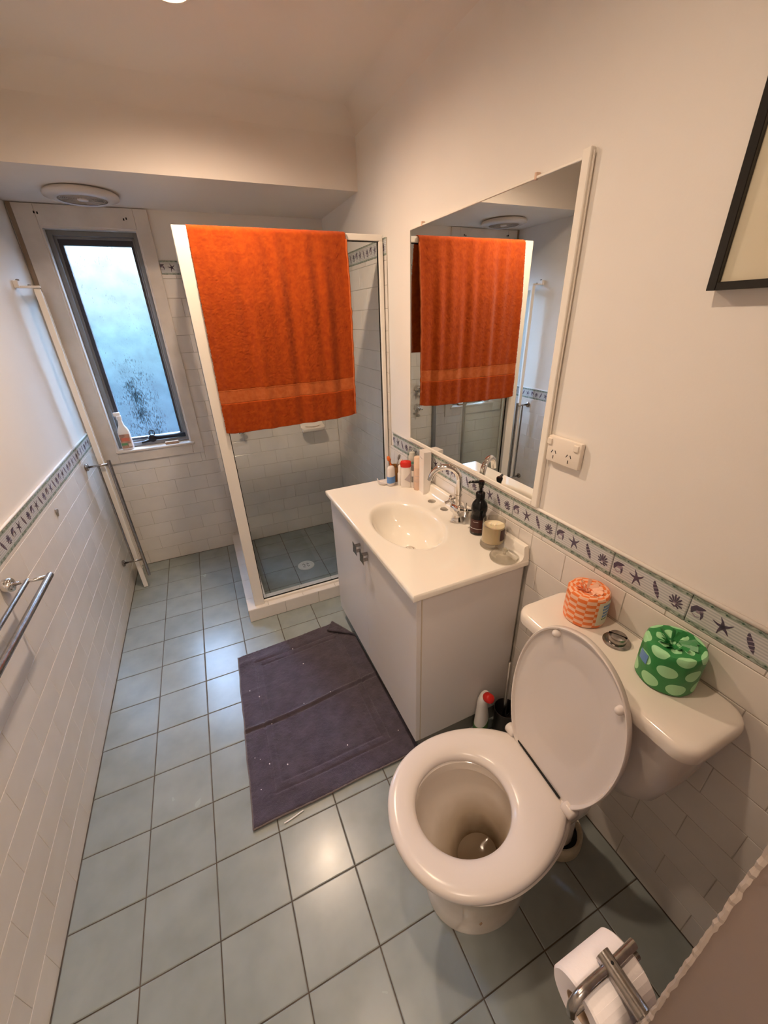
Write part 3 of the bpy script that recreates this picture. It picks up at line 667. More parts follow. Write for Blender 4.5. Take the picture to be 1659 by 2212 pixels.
# ------------------------------------------------------------------ orange towel over the rail
def towel():
    x0, x1 = 0.757, 1.398; nu = 200; dl = 0.0034
    yc = ys0+0.026; zt = ZT+0.006; R = 0.022
    Lf, Lb = 0.790, 0.50
    n_arc = 14
    path = []   # (y, z, outward ny, nz, hang distance, side)
    for s in np.linspace(Lf, 0, int(Lf/dl)): path.append((yc-R, zt-R-s, -1, 0, s, 0))
    for k in range(1, n_arc):
        t = PI*k/n_arc; path.append((yc-R*math.cos(t), zt-R+R*math.sin(t), -math.cos(t), math.sin(t), 0, 2))
    for s in np.linspace(0, Lb, int(Lb/dl)): path.append((yc+R, zt-R-s, 1, 0, s, 1))
    P = np.array(path); nv = len(P); u = np.linspace(0, 1, nu)
    U, V = np.meshgrid(u, np.arange(nv)); y, z, ny, nz, s, sd_ = [P[V, k] for k in range(6)]
    front = sd_ == 0; hang = np.clip(s/0.25, 0, 1)
    x = x0+U*(x1-x0)
    x = x-np.where(front, 0.012*(s/Lf)*(1-U), 0)-np.where(front, 0.010*(s/Lf)*U, 0)
    x = x+np.where(sd_ == 1, 0.024*np.clip(s/0.3, 0, 1)*U, 0)
    folds = 0.5*np.sin(U*38+0.6+s*1.5)+0.35*np.sin(U*61+2.0-s*2.0)+0.45*np.sin(U*17+1.1+s*0.8)
    amp = 0.0025+0.0045*hang
    yy = y+ny*(amp*folds+0.003+0.010*hang*(np.where(front, 1, 1)))
    yy = yy-np.where(front, 0.010*np.sin(PI*np.clip(s/Lf, 0, 1))*U, 0)
    # hem line: lower left corner hangs a little lower, right end pulled up
    z = z+np.where(front, (s/Lf)**3*(0.012*(U-0.3)+0.012*np.clip((U-0.86)/0.14, 0, 1)**2+0.010*np.clip((0.06-U)/0.06, 0, 1)), 0)
    # pile
    noise = rng.normal(0, 1, U.shape)
    band = front & (s > 0.598) & (s < 0.655)
    amp2 = np.where(band, 0.00008, 0.00042)
    pil = np.where(band, -0.0012, 0)+amp2*noise
    yy = yy+ny*pil; z = z+nz*pil
    e = np.minimum(U, 1-U); x = x+np.where(e == 0, rng.normal(0, .0009, U.shape), 0)
    co = np.stack([x, yy, z], -1)
    # inner surface (thickness)
    th = 0.0042; co2 = np.stack([x, yy-ny*th, z-nz*th], -1)
    return co, co2, band, nu, nv
co, co2, band, nu, nv = towel()
tw = thing('towel', (1.07, ys0+0.026, ZT), 'orange terry towel draped over the shower screen top rail', 'towel')
def grid_solid(name, co, co2, rows, m, parent, kind=None):
    r0, r1 = rows; a = co[r0:r1].reshape(-1, 3); b = co2[r0:r1].reshape(-1, 3); n_u = co.shape[1]; n_v = r1-r0
    vs = np.concatenate([a, b])-np.array(OFF[parent.name]); q = []
    i = np.arange((n_v-1)*(n_u-1)); r = i//(n_u-1); c = i % (n_u-1); k = r*n_u+c
    f1 = np.stack([k, k+1, k+n_u+1, k+n_u], 1); o = n_u*n_v; f2 = np.stack([k+o, k+n_u+o, k+n_u+1+o, k+1+o], 1)
    per = [c_ for c_ in range(n_u)]+[r_*n_u+n_u-1 for r_ in range(1, n_v)]+[(n_v-1)*n_u+c_ for c_ in range(n_u-2, -1, -1)]+[r_*n_u for r_ in range(n_v-2, 0, -1)]
    per = np.array(per); nx = np.roll(per, -1); f3 = np.stack([per, per+o, nx+o, nx], 1)
    F = np.concatenate([f1, f2, f3])
    me = bpy.data.meshes.new(name); me.vertices.add(len(vs)); me.vertices.foreach_set('co', vs.astype(np.float32).ravel())
    me.loops.add(F.size); me.loops.foreach_set('vertex_index', F.astype(np.int32).ravel())
    me.polygons.add(len(F)); me.polygons.foreach_set('loop_start', (np.arange(len(F))*4).astype(np.int32)); me.polygons.foreach_set('loop_total', np.full(len(F), 4, np.int32))
    me.update(calc_edges=True); me.validate(); me.materials.append(m); me.polygons.foreach_set('use_smooth', [True]*len(me.polygons))
    ob = bpy.data.objects.new(name, me); COL.objects.link(ob); ob.parent = parent; OFF[ob.name] = OFF[parent.name]; return ob
rows = np.where(band[:, 0])[0]; b0, b1 = rows.min(), rows.max()
grid_solid('hem_panel', co, co2, (0, b0+1), towel_m, tw)
grid_solid('woven_band', co, co2, (b0, b1+2), band_m, tw)['label'] = 'paler flat woven band'
grid_solid('terry_body', co, co2, (b1+1, nv), towel_m, tw)
# folded selvedge along the right edge
bm = bmesh.new(); pts = []
front_rows = np.arange(0, nv-200, 6)
tube(bm, [(float(co[r, -1, 0])+0.001, float(co[r, -1, 1])-0.0015, float(co[r, -1, 2])) for r in range(0, int(0.79/0.0034), 6)], 0.0042, 8)
put('selvedge', bm, band_m, tw, smooth=True)

# ------------------------------------------------------------------ bath mat
def bathmat():
    FL, FR, NR, NL = np.array((0.564, -0.122)), np.array((1.168, -0.085)), np.array((1.182, -0.945)), np.array((0.531, -0.950))
    nu, nv = 170, 220; U, V = np.meshgrid(np.linspace(0, 1, nu), np.linspace(0, 1, nv))   # V: 0 far, 1 near
    xy = (1-U)[..., None]*(1-V)[..., None]*FL+U[..., None]*(1-V)[..., None]*FR+U[..., None]*V[..., None]*NR+(1-U)[..., None]*V[..., None]*NL
    ed = 0.0012*np.sin(V*17)+0.0006*np.sin(V*41+1); xy[..., 0] += ed*(1-U)
    xy[..., 1] += 0.0012*np.sin(U*13)*V+0.001*np.sin(U*21)*(1-V)
    h = np.full(U.shape, 0.0085)
    du = np.minimum(U, 1-U)*0.64; dv = np.minimum(V, 1-V)*0.84
    d1 = np.minimum(du, dv)
    def groove(c, w, a):
        dd = np.minimum(np.abs(du-c)+np.where(dv < c-0.004, 9, 0), np.abs(dv-c)+np.where(du < c-0.004, 9, 0)); return -a*np.exp(-(dd/w)**2)
    h += groove(0.084, 0.0045, 0.0045)+groove(0.116, 0.0045, 0.0036)
    h += np.where((d1 > 0.088) & (d1 < 0.112), 0.0012, 0)
    # centre fold crease: a soft ridge with a shadowed valley on its near side, and lesser ones
    vc = 0.53+0.010*np.sin(U*5)-0.012*(U-0.5)
    h += 0.0075*np.exp(-((V-vc+0.006)/0.0075)**2)-0.0050*np.exp(-((V-vc-0.0085)/0.006)**2)
    h += 0.0045*np.exp(-((V-0.075)/0.02)**2)*np.clip(1-U*1.2, 0, 1)+0.003*np.exp(-((V-0.90-0.03*U)/0.02)**2)*np.clip(1-U*2.2, 0, 1)
    h += 0.003*np.exp(-((V-0.30-0.02*U)/0.012)**2)*np.clip(1-U*2.5, 0, 1)
    h += 0.0012*np.sin(U*9+V*7)+0.0009*np.sin(V*21-U*4)+0.0016
    h *= np.clip(np.minimum(du, dv)/0.004, 0.55, 1)
    nz = rng.normal(0, 1, U.shape); nz = (nz+np.roll(nz, 1, 0)+np.roll(nz, 1, 1))/1.7
    z = 0.002+h+nz*0.0005; zb = np.full(U.shape, 0.0012)+np.maximum(z-0.012, 0)*0.6
    # far right corner folded back over the mat
    P0, P1 = np.array((1.088, -0.092)), np.array((1.172, -0.255)); dirn = (P1-P0)/np.linalg.norm(P1-P0); nrm = np.array((-dirn[1], dirn[0]))
    if nrm @ (FR-P0) < 0: nrm = -nrm
    sdist = (xy-P0) @ nrm; fold = sdist > 0
    xy2 = np.where(fold[..., None], xy-2*sdist[..., None]*nrm, xy)
    lift = np.clip(sdist/0.012, 0, 1)
    zz = np.where(fold, z*0+0.0145+0.012*lift+0.0008*nz-0.004*np.clip(sdist/0.09, 0, 1), z); zzb = np.where(fold, zz+0.009, zb)
    zz2 = np.where(fold, zz, zz)
    return np.stack([xy2[..., 0], xy2[..., 1], zz2], -1), np.stack([xy2[..., 0], xy2[..., 1], zzb], -1)
bmt = thing('bath_mat', (0.86, -0.53, 0.0), 'plum-grey terry bath mat with a turned corner on the tiled floor', 'bath mat')
mc, mc2 = bathmat(); grid_solid('terry_pile', mc, mc2, (0, mc.shape[0]), mat_m, bmt)
bm = bmesh.new(); tube(bm, [tuple(mc[-1, i])+() for i in range(0, mc.shape[1], 3)], 0.0035, 6); tube(bm, [tuple(mc[i, 0]) for i in range(0, mc.shape[0], 3)], 0.0030, 6)
for v in bm.verts: v.co.z = max(v.co.z, 0.0015)
put('hem', bm, mat_e, bmt, smooth=True)
bm = bmesh.new()
for (u, v) in [(.07, .30), (.13, .36), (.42, .52), (.62, .52), (.05, .70), (.08, .72), (.13, .76), (.23, .80), (.06, .86), (.45, .10), (.60, .84), (.93, .88), (.18, .55), (.5, .25)]:
    p = mc[int(v*(mc.shape[0]-1)), int(u*(mc.shape[1]-1))]; bmesh.ops.create_icosphere(bm, subdivisions=1, radius=0.0022*random.uniform(.7, 1.4), matrix=Matrix.Translation((p[0], p[1], p[2]+0.001)))
put('lint', bm, paper, bmt, kind='stuff')
mt = thing('floor_clip', (0.86, -0.97, 0.0), 'thin white plastic strip lying on the floor at the mat edge', 'plastic clip')
bm = bmesh.new(); tube(bm, spline([(0.63, -0.972, 0.004), (0.66, -0.968, 0.004), (0.70, -0.960, 0.004)], 4), 0.0022, 6); put('strip', bm, white_p, mt)
mt.location = (0.63, -0.972, 0.0); 
for ch in mt.children: ch.location = Vector((0.86-0.63, 0.002, 0))

# ------------------------------------------------------------------ vanity
VX, VY0, VY1, VT = 1.133, -0.974, -0.052, 0.8077
van = thing('vanity_cabinet', (1.36, -0.51, 0.0), 'white laminate two-door vanity cabinet below the basin', 'cabinet')
fx = 1.152
put('side_panel', B((fx+0.019, VY0+0.016, 0.088), (W-0.012, VY0+0.032, VT-0.026), 0.0008), whitelam, van)
put('side_panel', B((fx+0.019, VY1-0.032, 0.088), (W-0.012, VY1-0.016, VT-0.026), 0.0008), whitelam, van)
put('base_panel', B((fx+0.019, VY0+0.032, 0.088), (W-0.012, VY1-0.032, 0.104)), whitelam, van)
put('edge_strip', B((fx+0.0185, VY0+0.0155, 0.088), (fx+0.0225, VY0+0.0325, VT-0.026)), edgelam, van)
put('kickboard', B((fx+0.038, VY0+0.018, 0.0), (fx+0.054, VY1-0.02, 0.088)), kick_m, van)
put('kickboard', B((fx+0.054, VY0+0.024, 0.0), (W-0.03, VY0+0.036, 0.088)), kick_m, van)
put('scribe_strip', B((W-0.012, VY0+0.018, 0.0), (W-0.0068, VY0+0.030, VT-0.026)), grout_w, van)
def handle(parent, yc, zc):
    bm = bmesh.new(); x = fx-0.026; s = 0.021; tilt = 0.0
    pl = []
    for k in range(4):                                            # concave-sided square plate
        a = PI/4+k*PI/2; c0 = (s*1.42*math.cos(a), s*1.42*math.sin(a)); a2 = a+PI/2; c1 = (s*1.42*math.cos(a2), s*1.42*math.sin(a2)); m_ = (s*0.80*math.cos(a+PI/4), s*0.80*math.sin(a+PI/4))
        for j in range(5):
            t = j/5; pl.append(((1-t)**2*c0[0]+2*t*(1-t)*m_[0]+t*t*c1[0], (1-t)**2*c0[1]+2*t*(1-t)*m_[1]+t*t*c1[1]))
    prism(bm, [(x, yc+a, zc+b*1.15) for a, b in pl], (0.0022, 0, 0))
    for dz in (-0.0135, 0.0135): lathe(bm, [(0.0072, 0.0018), (0.0072, 0.0262)], (x, yc, zc+dz), 16, axis='X')
    return put('handle', bm, chrome_d, parent, label='pewter square pull')
ym = -0.505
for (a, b, hy) in ((VY0+0.014, ym-0.0012, ym-0.040), (ym+0.0012, VY1-0.014, ym+0.040)):
    d_ = put('door', B((fx, a, 0.092), (fx+0.0178, b, VT-0.030), 0.0012), whitelam, van)
    handle(d_, hy, 0.700 if a > ym else 0.702)

top = thing('washbasin', (1.36, -0.51, VT), 'cream moulded vanity top with an oval integral basin', 'basin')
def basin_top():
    bm = bmesh.new(); N = 96; cx, cy, a, b = 1.327, -0.540, 0.128, 0.200
    def rectpt(t):
        dx, dy = math.cos(t), math.sin(t); s = 1e9
        for lim, d0, c0 in ((VX, dx, cx), (W-0.0070, dx, cx), (VY0, dy, cy), (VY1, dy, cy)):
            if abs(d0) > 1e-9:
                k = (lim-c0)/d0
                if k > 0: s = min(s, k)
        return cx+dx*s, cy+dy*s
    ts = [2*PI*k/N for k in range(N)]
    # make sure the corners are hit
    corners = [math.atan2(yy-cy, xx-cx) % (2*PI) for xx in (VX, W-0.0070) for yy in (VY0, VY1)]
    for c0 in corners:
        i = min(range(N), key=lambda k: abs(((ts[k]-c0+PI) % (2*PI))-PI)); ts[i] = c0
    rings = []
    def rect(z, off=0.0):
        r = []
        for t in ts:
            x, y = rectpt(t); x = min(max(x, VX+off), W-0.0070); y = min(max(y, VY0+off), VY1-off); r.append(bm.verts.new((x, y, z)))
        return r
    rings.append(rect(VT-0.026, 0.006)); rings.append(rect(VT-0.022, 0.001)); rings.append(rect(VT-0.008, 0.0)); rings.append(rect(VT-0.003, 0.0015)); rings.append(rect(VT, 0.005))
    def ell(k, z, dx=0.0):
        return [bm.verts.new((cx+dx+a*k*math.cos(t)*(1+0.04*math.cos(t)), cy+b*k*math.sin(t), VT+z)) for t in ts]
    for k, z, dx in ((1.17, 0.0, 0), (1.12, 0.0, 0), (1.08, -0.0012, 0), (1.045, -0.004, 0), (1.015, -0.009, 0), (0.985, -0.018, 0), (0.95, -0.032, 0.0), (0.90, -0.052, 0.002), (0.82, -0.078, 0.006), (0.70, -0.101, 0.010), (0.54, -0.118, 0.014), (0.36, -0.127, 0.018), (0.20, -0.131, 0.020)):
        rings.append(ell(k, z, dx))
    ring_faces(bm, rings, True, False, False)
    bm.faces.new(rings[-1])
    return bm
put('moulded_bowl', basin_top(), gloss_white, top, smooth=True, autos=35)
bm = bmesh.new()   # upstand with coved foot, sloping near end
xw = W-0.0065
prof = [(xw-0.050, VT-0.0004), (xw-0.036, VT+0.002), (xw-0.026, VT+0.008), (xw-0.0205, VT+0.020), (xw-0.019, VT+0.044), (xw-0.016, VT+0.0485), (xw-0.010, VT+0.050), (xw, VT+0.050), (xw, VT-0.0004)]
secs = [[(x, VY0+0.002+(z-VT)*0.20+0.010*max(0, (xw-x)/0.05)*0, z) for x, z in prof], [(x, VY1-0.002, z) for x, z in prof]]
loft(bm, secs); put('upstand', bm, gloss_white, top, smooth=True, autos=40)
bm = bmesh.new(); lathe(bm, [(0.0165, 0.0), (0.018, 0.0012), (0.024, 0.0012), (0.026, 0.0)], (1.347, -0.540, VT-0.1305), 24, cap0=False, cap1=False); lathe(bm, [(0.0155, 0.004), (0.012, 0.006), (0.0, 0.0068)], (1.347, -0.540, VT-0.1305), 20, cap1=False)
put('plug_waste', bm, chrome, top, smooth=True)
for (x, y) in ((1.529, -0.409), (1.536, -0.505)):
    bm = bmesh.new(); lathe(bm, [(0.0185, -0.0002), (0.0185, 0.0022), (0.0165, 0.0032), (0.0, 0.0034)], (x, y, VT), 28, cap1=False)
    put('hole_cover', bm, steel, top, smooth=True, autos=50, label='round steel tap-hole cover')

# mixer tap
tap = thing('basin_mixer_tap', (1.528, -0.616, VT), 'chrome gooseneck basin tap with two cross handles', 'tap')
tx, ty_ = 1.528, -0.616
bm = bmesh.new(); lathe(bm, [(0.0, -0.0002), (0.026, -0.0002), (0.0265, 0.004), (0.0225, 0.010), (0.019, 0.022), (0.020, 0.040), (0.024, 0.052), (0.024, 0.060), (0.017, 0.068), (0.013, 0.071), (0.013, 0.078)], (tx, ty_, VT), 32, cap0=False)
lathe(bm, [(0.021, -0.028), (0.0235, -0.022), (0.0235, 0.022), (0.021, 0.028)], (tx, ty_, VT+0.050), 24, axis='Y')
put('body', bm, chrome, tap, smooth=True, autos=45)
bm = bmesh.new(); dv = Vector((-0.88, 0.47, 0)).normalized(); R = 0.056; z0 = VT+0.176
base = Vector((tx, ty_, 0)); pts = [base+Vector((0, 0, VT+0.072)), base+Vector((0, 0, VT+0.12)), base+Vector((0, 0, z0))]
for k in range(1, 17):
    t = PI*0.93*k/16; pts.append(base+dv*(R-R*math.cos(t))+Vector((0, 0, z0+R*math.sin(t))))
pts.append(pts[-1]+(pts[-1]-pts[-2]).normalized()*0.012)
tube(bm, pts, 0.0118, 16); put('spout', bm, chrome, tap, smooth=True, autos=60)
bm = bmesh.new(); lathe(bm, [(0.0125, 0.0), (0.014, 0.001), (0.014, 0.007), (0.0125, 0.008)], (tx, ty_, VT+0.108), 20); put('swivel_ring', bm, chrome, tap, smooth=True, autos=50)
for s, zoff in ((1, 0.0), (-1, 0.0)):
    d1 = Vector((-0.05, s, 0.42)).normalized(); c0 = Vector((tx, ty_+s*0.024, VT+0.058)); c1 = c0+d1*0.030
    bm = bmesh.new(); tube(bm, [c0, c0+d1*0.012, c0+d1*0.022, c1], [0.013, 0.009, 0.0095, 0.011], 16)
    a = d1.orthogonal().normalized(); b = d1.cross(a)
    for k in range(4):
        t = k*PI/2+0.5; v = a*math.cos(t)+b*math.sin(t); tube(bm, [c1-d1*0.002, c1+v*0.014, c1+v*0.028], [0.0055, 0.005, 0.0065], 10)
    tube(bm, [c1, c1+d1*0.006, c1+d1*0.010], [0.010, 0.009, 0.004], 12)
    put('cross_handle', bm, chrome, tap, smooth=True, autos=50)

# things on the vanity top ------------------------------------------------------
def q(u, n): return [u*2*PI*k/n for k in range(n)]
def ovalsec(cx, cy, z, a, b, rot=0.0, n=24, e=1.0):
    out = []
    for k in range(n):
        t = 2*PI*k/n; x = a*math.copysign(abs(math.cos(t))**e, math.cos(t)); y = b*math.copysign(abs(math.sin(t))**e, math.sin(t))
        out.append((cx+x*math.cos(rot)-y*math.sin(rot), cy+x*math.sin(rot)+y*math.cos(rot), z))
    return out
# soap pump
sx_, sy_ = 1.541, -0.735
t = thing('soap_pump_bottle', (sx_, sy_, VT), 'black pump soap bottle beside the glass candle', 'bottle')
bm = bmesh.new(); lathe(bm, [(0.026, 0.0), (0.030, 0.003), (0.030, 0.068), (0.0265, 0.078), (0.0265, 0.088), (0.030, 0.098), (0.030, 0.112), (0.026, 0.126), (0.018, 0.137), (0.015, 0.143), (0.015, 0.150)], (sx_, sy_, VT), 32)
bd = put('body', bm, black_p, t, smooth=True, autos=60)
bm = bmesh.new(); lathe(bm, [(0.0172, 0.146), (0.0172, 0.166), (0.015, 0.169), (0.006, 0.171), (0.0055, 0.186), (0.009, 0.189), (0.0085, 0.194), (0.011, 0.200), (0.012, 0.209), (0.010, 0.213)], (sx_, sy_, VT), 24)
hd = Vector((-0.80, 0.60, 0)); p = Vector((sx_, sy_, VT+0.2085)); tube(bm, [p-hd*0.004, p+hd*0.022, p+hd*0.040+Vector((0, 0, -0.001)), p+hd*0.045+Vector((0, 0, -0.006))], [0.0058, 0.0052, 0.0042, 0.0035], 10)
put('pump', bm, black_p, t, smooth=True, autos=60)
def arc_label(name, c, r, z0, z1, a0, a1, m, parent, n=12, th=0.0004, **k):
    bm = bmesh.new(); A = []; Bb = []
    for i in range(n+1):
        an = a0+(a1-a0)*i/n
        for lst, rr in ((A, r), (Bb, r+th)):
            lst.append((bm.verts.new((c[0]+rr*math.cos(an), c[1]+rr*math.sin(an), c[2]+z0)), bm.verts.new((c[0]+rr*math.cos(an), c[1]+rr*math.sin(an), c[2]+z1))))
    for i in range(n):
        bm.faces.new((Bb[i][0], Bb[i+1][0], Bb[i+1][1], Bb[i][1])); bm.faces.new((A[i+1][0], A[i][0], A[i][1], A[i+1][1]))
        bm.faces.new((A[i][1], Bb[i][1], Bb[i+1][1], A[i+1][1])); bm.faces.new((A[i][0], A[i+1][0], Bb[i+1][0], Bb[i][0]))
    bm.faces.new((A[0][0], Bb[0][0], Bb[0][1], A[0][1])); bm.faces.new((A[-1][0], A[-1][1], Bb[-1][1], Bb[-1][0]))
    return put(name, bm, m, parent, smooth=True, autos=40, **k)
cs = (sx_, sy_, VT)
lbl = arc_label('label', cs, 0.0301, 0.012, 0.066, math.radians(165), math.radians(262), label_dark, t)
for (z, a0, a1) in ((0.028, 168, 260), (0.056, 196, 232)): arc_label('printed_line', cs, 0.0305, z, z+0.0013, math.radians(a0), math.radians(a1), plast_w, lbl)
# candle
cx_, cy_ = 1.530, -0.838; c = (cx_, cy_, VT)
t = thing('candle_in_glass', c, 'cream candle in a thick-based clear glass beside the soap bottle', 'candle')
bm = bmesh.new(); lathe(bm, [(0.0396, 0.021), (0.0396, 0.1035), (0.0388, 0.1045), (0.0378, 0.1035), (0.0377, 0.021)], c, 48, cap0=False, cap1=False)
put('glass_wall', bm, clear_glass, t, smooth=True, autos=60)
bm = bmesh.new(); lathe(bm, [(0.0, 0.0003), (0.040, 0.0003), (0.0440, 0.004), (0.0432, 0.015), (0.0396, 0.0208), (0.0, 0.0206)], c, 48, cap0=False, cap1=False)
put('glass_base', bm, lens_glass, t, smooth=True, autos=50)
bm = bmesh.new(); lathe(bm, [(0.0372, 0.0218), (0.0372, 0.084), (0.034, 0.0835), (0.012, 0.0815), (0.0, 0.0812)], c, 40, cap1=False); wx = put('wax', bm, wax, t, smooth=True, autos=50)
bm = bmesh.new(); tube(bm, spline([(cx_-0.010, cy_+0.004, VT+0.081), (cx_-0.011, cy_+0.004, VT+0.088), (cx_-0.008, cy_+0.003, VT+0.092)], 3), 0.0009, 6)
tube(bm, spline([(cx_+0.006, cy_-0.004, VT+0.081), (cx_+0.008, cy_-0.004, VT+0.087), (cx_+0.011, cy_-0.005, VT+0.090)], 3), 0.0009, 6); put('wick', bm, white_p, wx)
arc_label('label', c, 0.0397, 0.036, 0.078, math.radians(268), math.radians(310), label_dark, t)
# glass lid
c = (1.512, -0.926, VT)
t = thing('glass_candle_lid', c, 'clear round glass lid with a knob lying before the candle', 'lid')
bm = bmesh.new(); lathe(bm, [(0.0, 0.0003), (0.040, 0.0003), (0.0485, 0.004), (0.0495, 0.008), (0.046, 0.0105), (0.035, 0.010), (0.024, 0.013), (0.021, 0.017), (0.015, 0.018), (0.0, 0.018)], c, 48, cap0=False, cap1=False); put('disc', bm, lens_glass, t, smooth=True, autos=60)
bm = bmesh.new(); lathe(bm, [(0.006, 0.018), (0.0055, 0.024), (0.0095, 0.029), (0.0105, 0.034), (0.0075, 0.039), (0.0, 0.040)], c, 24, cap1=False); put('knob', bm, lens_glass, t, smooth=True)
# glass ring seal
# roll-on
c = (1.452, -0.140, VT); t = thing('roll_on_deodorant', c, 'roll-on bottle with frosted cap and blue base band', 'deodorant')
bm = bmesh.new(); loft(bm, [ovalsec(c[0], c[1], VT+z, a*1.25, b*1.25, 0.8) for z, a, b in ((0.0002, .020, .014), (0.004, .023, .016), (0.012, .023, .016), (0.05, .022, .0155), (0.053, .021, .015))]); bd = put('bottle', bm, plast_w, t, smooth=True, autos=60)
bm = bmesh.new(); loft(bm, [ovalsec(c[0], c[1], VT+z, a*1.25, b*1.25, 0.8) for z, a, b in ((0.016, .0234, .0164), (0.049, .0228, .0160))]); put('blue_band', bm, blue_lbl, t, smooth=True, autos=60)
bm = bmesh.new(); loft(bm, [ovalsec(c[0], c[1], VT+z, a*1.25, b*1.25, 0.8) for z, a, b in ((0.0535, .0215, .0155), (0.085, .019, .0145), (0.095, .015, .012), (0.098, .009, .007))]); put('cap', bm, plast_w, t, smooth=True, autos=60)
# little dish with floss
c = (1.425, -0.110, VT); t = thing('shallow_dish', c, 'small shallow white dish behind the roll-on bottle', 'dish')
bm = bmesh.new(); lathe(bm, [(0.0, 0.0003), (0.022, 0.0003), (0.031, 0.010), (0.030, 0.0105), (0.021, 0.003), (0.0, 0.002)], c, 32, cap0=False, cap1=False); put('bowl', bm, plast_w, t, smooth=True)
bm = bmesh.new(); tube(bm, spline([(c[0]-0.036, c[1], VT+0.034), (c[0]-0.030, c[1], VT+0.020), (c[0]-0.020, c[1]-.002, VT+0.0125), (c[0]-0.008, c[1]-.004, VT+0.0115)], 4), 0.0026, 8)
o = put('plastic_clip', bm, white_p, None, label='tiny white plastic clip resting on the shallow dish', cat='clip')
# cup with brushes
c = (1.492, -0.098, VT); t = thing('toothbrush_cup', c, 'amber cup holding brushes at the far end of the vanity', 'cup')
bm = bmesh.new(); lathe(bm, [(0.0, 0.0003), (0.024, 0.0003), (0.030, 0.080), (0.0285, 0.080), (0.0225, 0.004), (0.0, 0.004)], c, 32, cap0=False, cap1=False); put('cup_wall', bm, gold_p, t, smooth=True, autos=50)
def brush(name, label, cat, p0, p1, m, w=0.006, head=None):
    t = thing(name, p0, label, cat); bm = bmesh.new(); P0, P1 = Vector(p0), Vector(p1); tube(bm, [P0, P0.lerp(P1, .5), P0.lerp(P1, .8), P1], [w*.6, w, w*.8, w*.5], 8); put('handle', bm, m, t, smooth=True)
    bm = bmesh.new(); dd = (P1-P0).normalized(); tube(bm, [P1-dd*.004, P1+dd*.006, P1+dd*0.022, P1+dd*0.027], [w*.5, w*1.3, w*1.2, w*.5], 10); put('head', bm, head or m, t, smooth=True)
brush('razor', 'orange-handled razor leaning left out of the amber cup', 'razor', (1.498, -0.102, VT+0.006), (1.470, -0.088, VT+0.105), orange_p, 0.0075)
brush('toothbrush', 'grey pointed brush leaning out of the amber cup', 'toothbrush', (1.490, -0.090, VT+0.006), (1.505, -0.118, VT+0.118), steel, 0.005, grey_p)
brush('toothbrush', 'cream brush leaning right out of the amber cup', 'toothbrush', (1.484, -0.100, VT+0.006), (1.510, -0.128, VT+0.095), pink_p, 0.0055)
# small white bottle
c = (1.492, -0.165, VT); t = thing('small_bottle', c, 'small plain white bottle left of the red-capped tube', 'bottle')
bm = bmesh.new(); lathe(bm, [(0.013, 0.0002), (0.0145, 0.002), (0.0145, 0.062), (0.010, 0.070)], c, 24); put('body', bm, white_p, t, smooth=True, autos=50)
bm = bmesh.new(); lathe(bm, [(0.0115, 0.069), (0.0115, 0.098), (0.010, 0.102), (0.0, 0.103)], c, 24, cap1=False); put('cap', bm, white_p, t, smooth=True, autos=50)
# tube with red cap
c = (1.500, -0.208, VT); t = thing('paste_tube', c, 'white squeeze tube with a bright red cap on top', 'tube'); rt = 1.10+PI/2
bm = bmesh.new(); loft(bm, [ovalsec(c[0], c[1], VT+z, a, b, rt, e=.85) for z, a, b in ((0.0002, .024, .0022), (0.006, .024, .003), (0.05, .024, .010), (0.095, .023, .014), (0.108, .021, .0145))]); bd = put('body', bm, white_p, t, smooth=True, autos=60)
bm = bmesh.new(); loft(bm, [ovalsec(c[0], c[1], VT+z, a, b, rt) for z, a, b in ((0.1082, .024, .0165), (0.112, .0265, .018), (0.128, .0265, .018), (0.136, .024, .0165), (0.139, .015, .010))]); put('cap', bm, red_p, t, smooth=True, autos=60)
bm = bmesh.new(); nrm = Vector((-math.sin(rt), math.cos(rt), 0)); ax = Vector((math.cos(rt), math.sin(rt), 0))
if nrm.dot(Vector((-1, -0.5, 0))) < 0: nrm = -nrm
P = Vector((c[0], c[1], VT)); pts = [P+ax*(-.021)+Vector((0, 0, .030))+nrm*.0085, P+ax*.006+Vector((0, 0, .045))+nrm*.0100, P+ax*(-.021)+Vector((0, 0, .078))+nrm*.0090]
prism(bm, pts, nrm*0.0016); put('printed_triangle', bm, mat('pale_lilac', (.45, .40, .42, 1), .4), bd)
# beige bottle
c = (1.539, -0.254, VT); t = thing('tall_bottle', c, 'tall slim beige bottle between the red-capped tube and white box', 'bottle')
bm = bmesh.new(); lathe(bm, [(0.0165, 0.0002), (0.0175, 0.002), (0.0175, 0.112)], c, 28); bd = put('body', bm, pink_p, t, smooth=True, autos=50)
bm = bmesh.new(); lathe(bm, [(0.0178, 0.1125), (0.0172, 0.160), (0.015, 0.166), (0.0, 0.168)], c, 28, cap1=False); put('cap', bm, mat('peach_plastic', (.76, .56, .42, 1), .3), t, smooth=True, autos=50)
for z in (0.044, 0.050, 0.058, 0.072): arc_label('printed_line', c, 0.0177, z, z+0.0012, math.radians(190), math.radians(262), MATS['pale_lilac'], bd)
# narrow grey label bottle behind tube
c = (1.532, -0.222, VT); t = thing('slim_tube', c, 'slim silver-grey tube standing behind the red-capped tube', 'tube')
bm = bmesh.new(); lathe(bm, [(0.009, 0.0002), (0.010, 0.002), (0.010, 0.088)], c, 20); bd = put('body', bm, white_p, t, smooth=True, autos=50); 
bm = bmesh.new(); lathe(bm, [(0.0092, 0.0885), (0.0088, 0.112), (0.0, 0.114)], c, 20, cap1=False); put('cap', bm, grey_p, t, smooth=True, autos=50)
arc_label('printed_line', c, 0.0101, 0.030, 0.060, math.radians(200), math.radians(250), grey_p, bd)
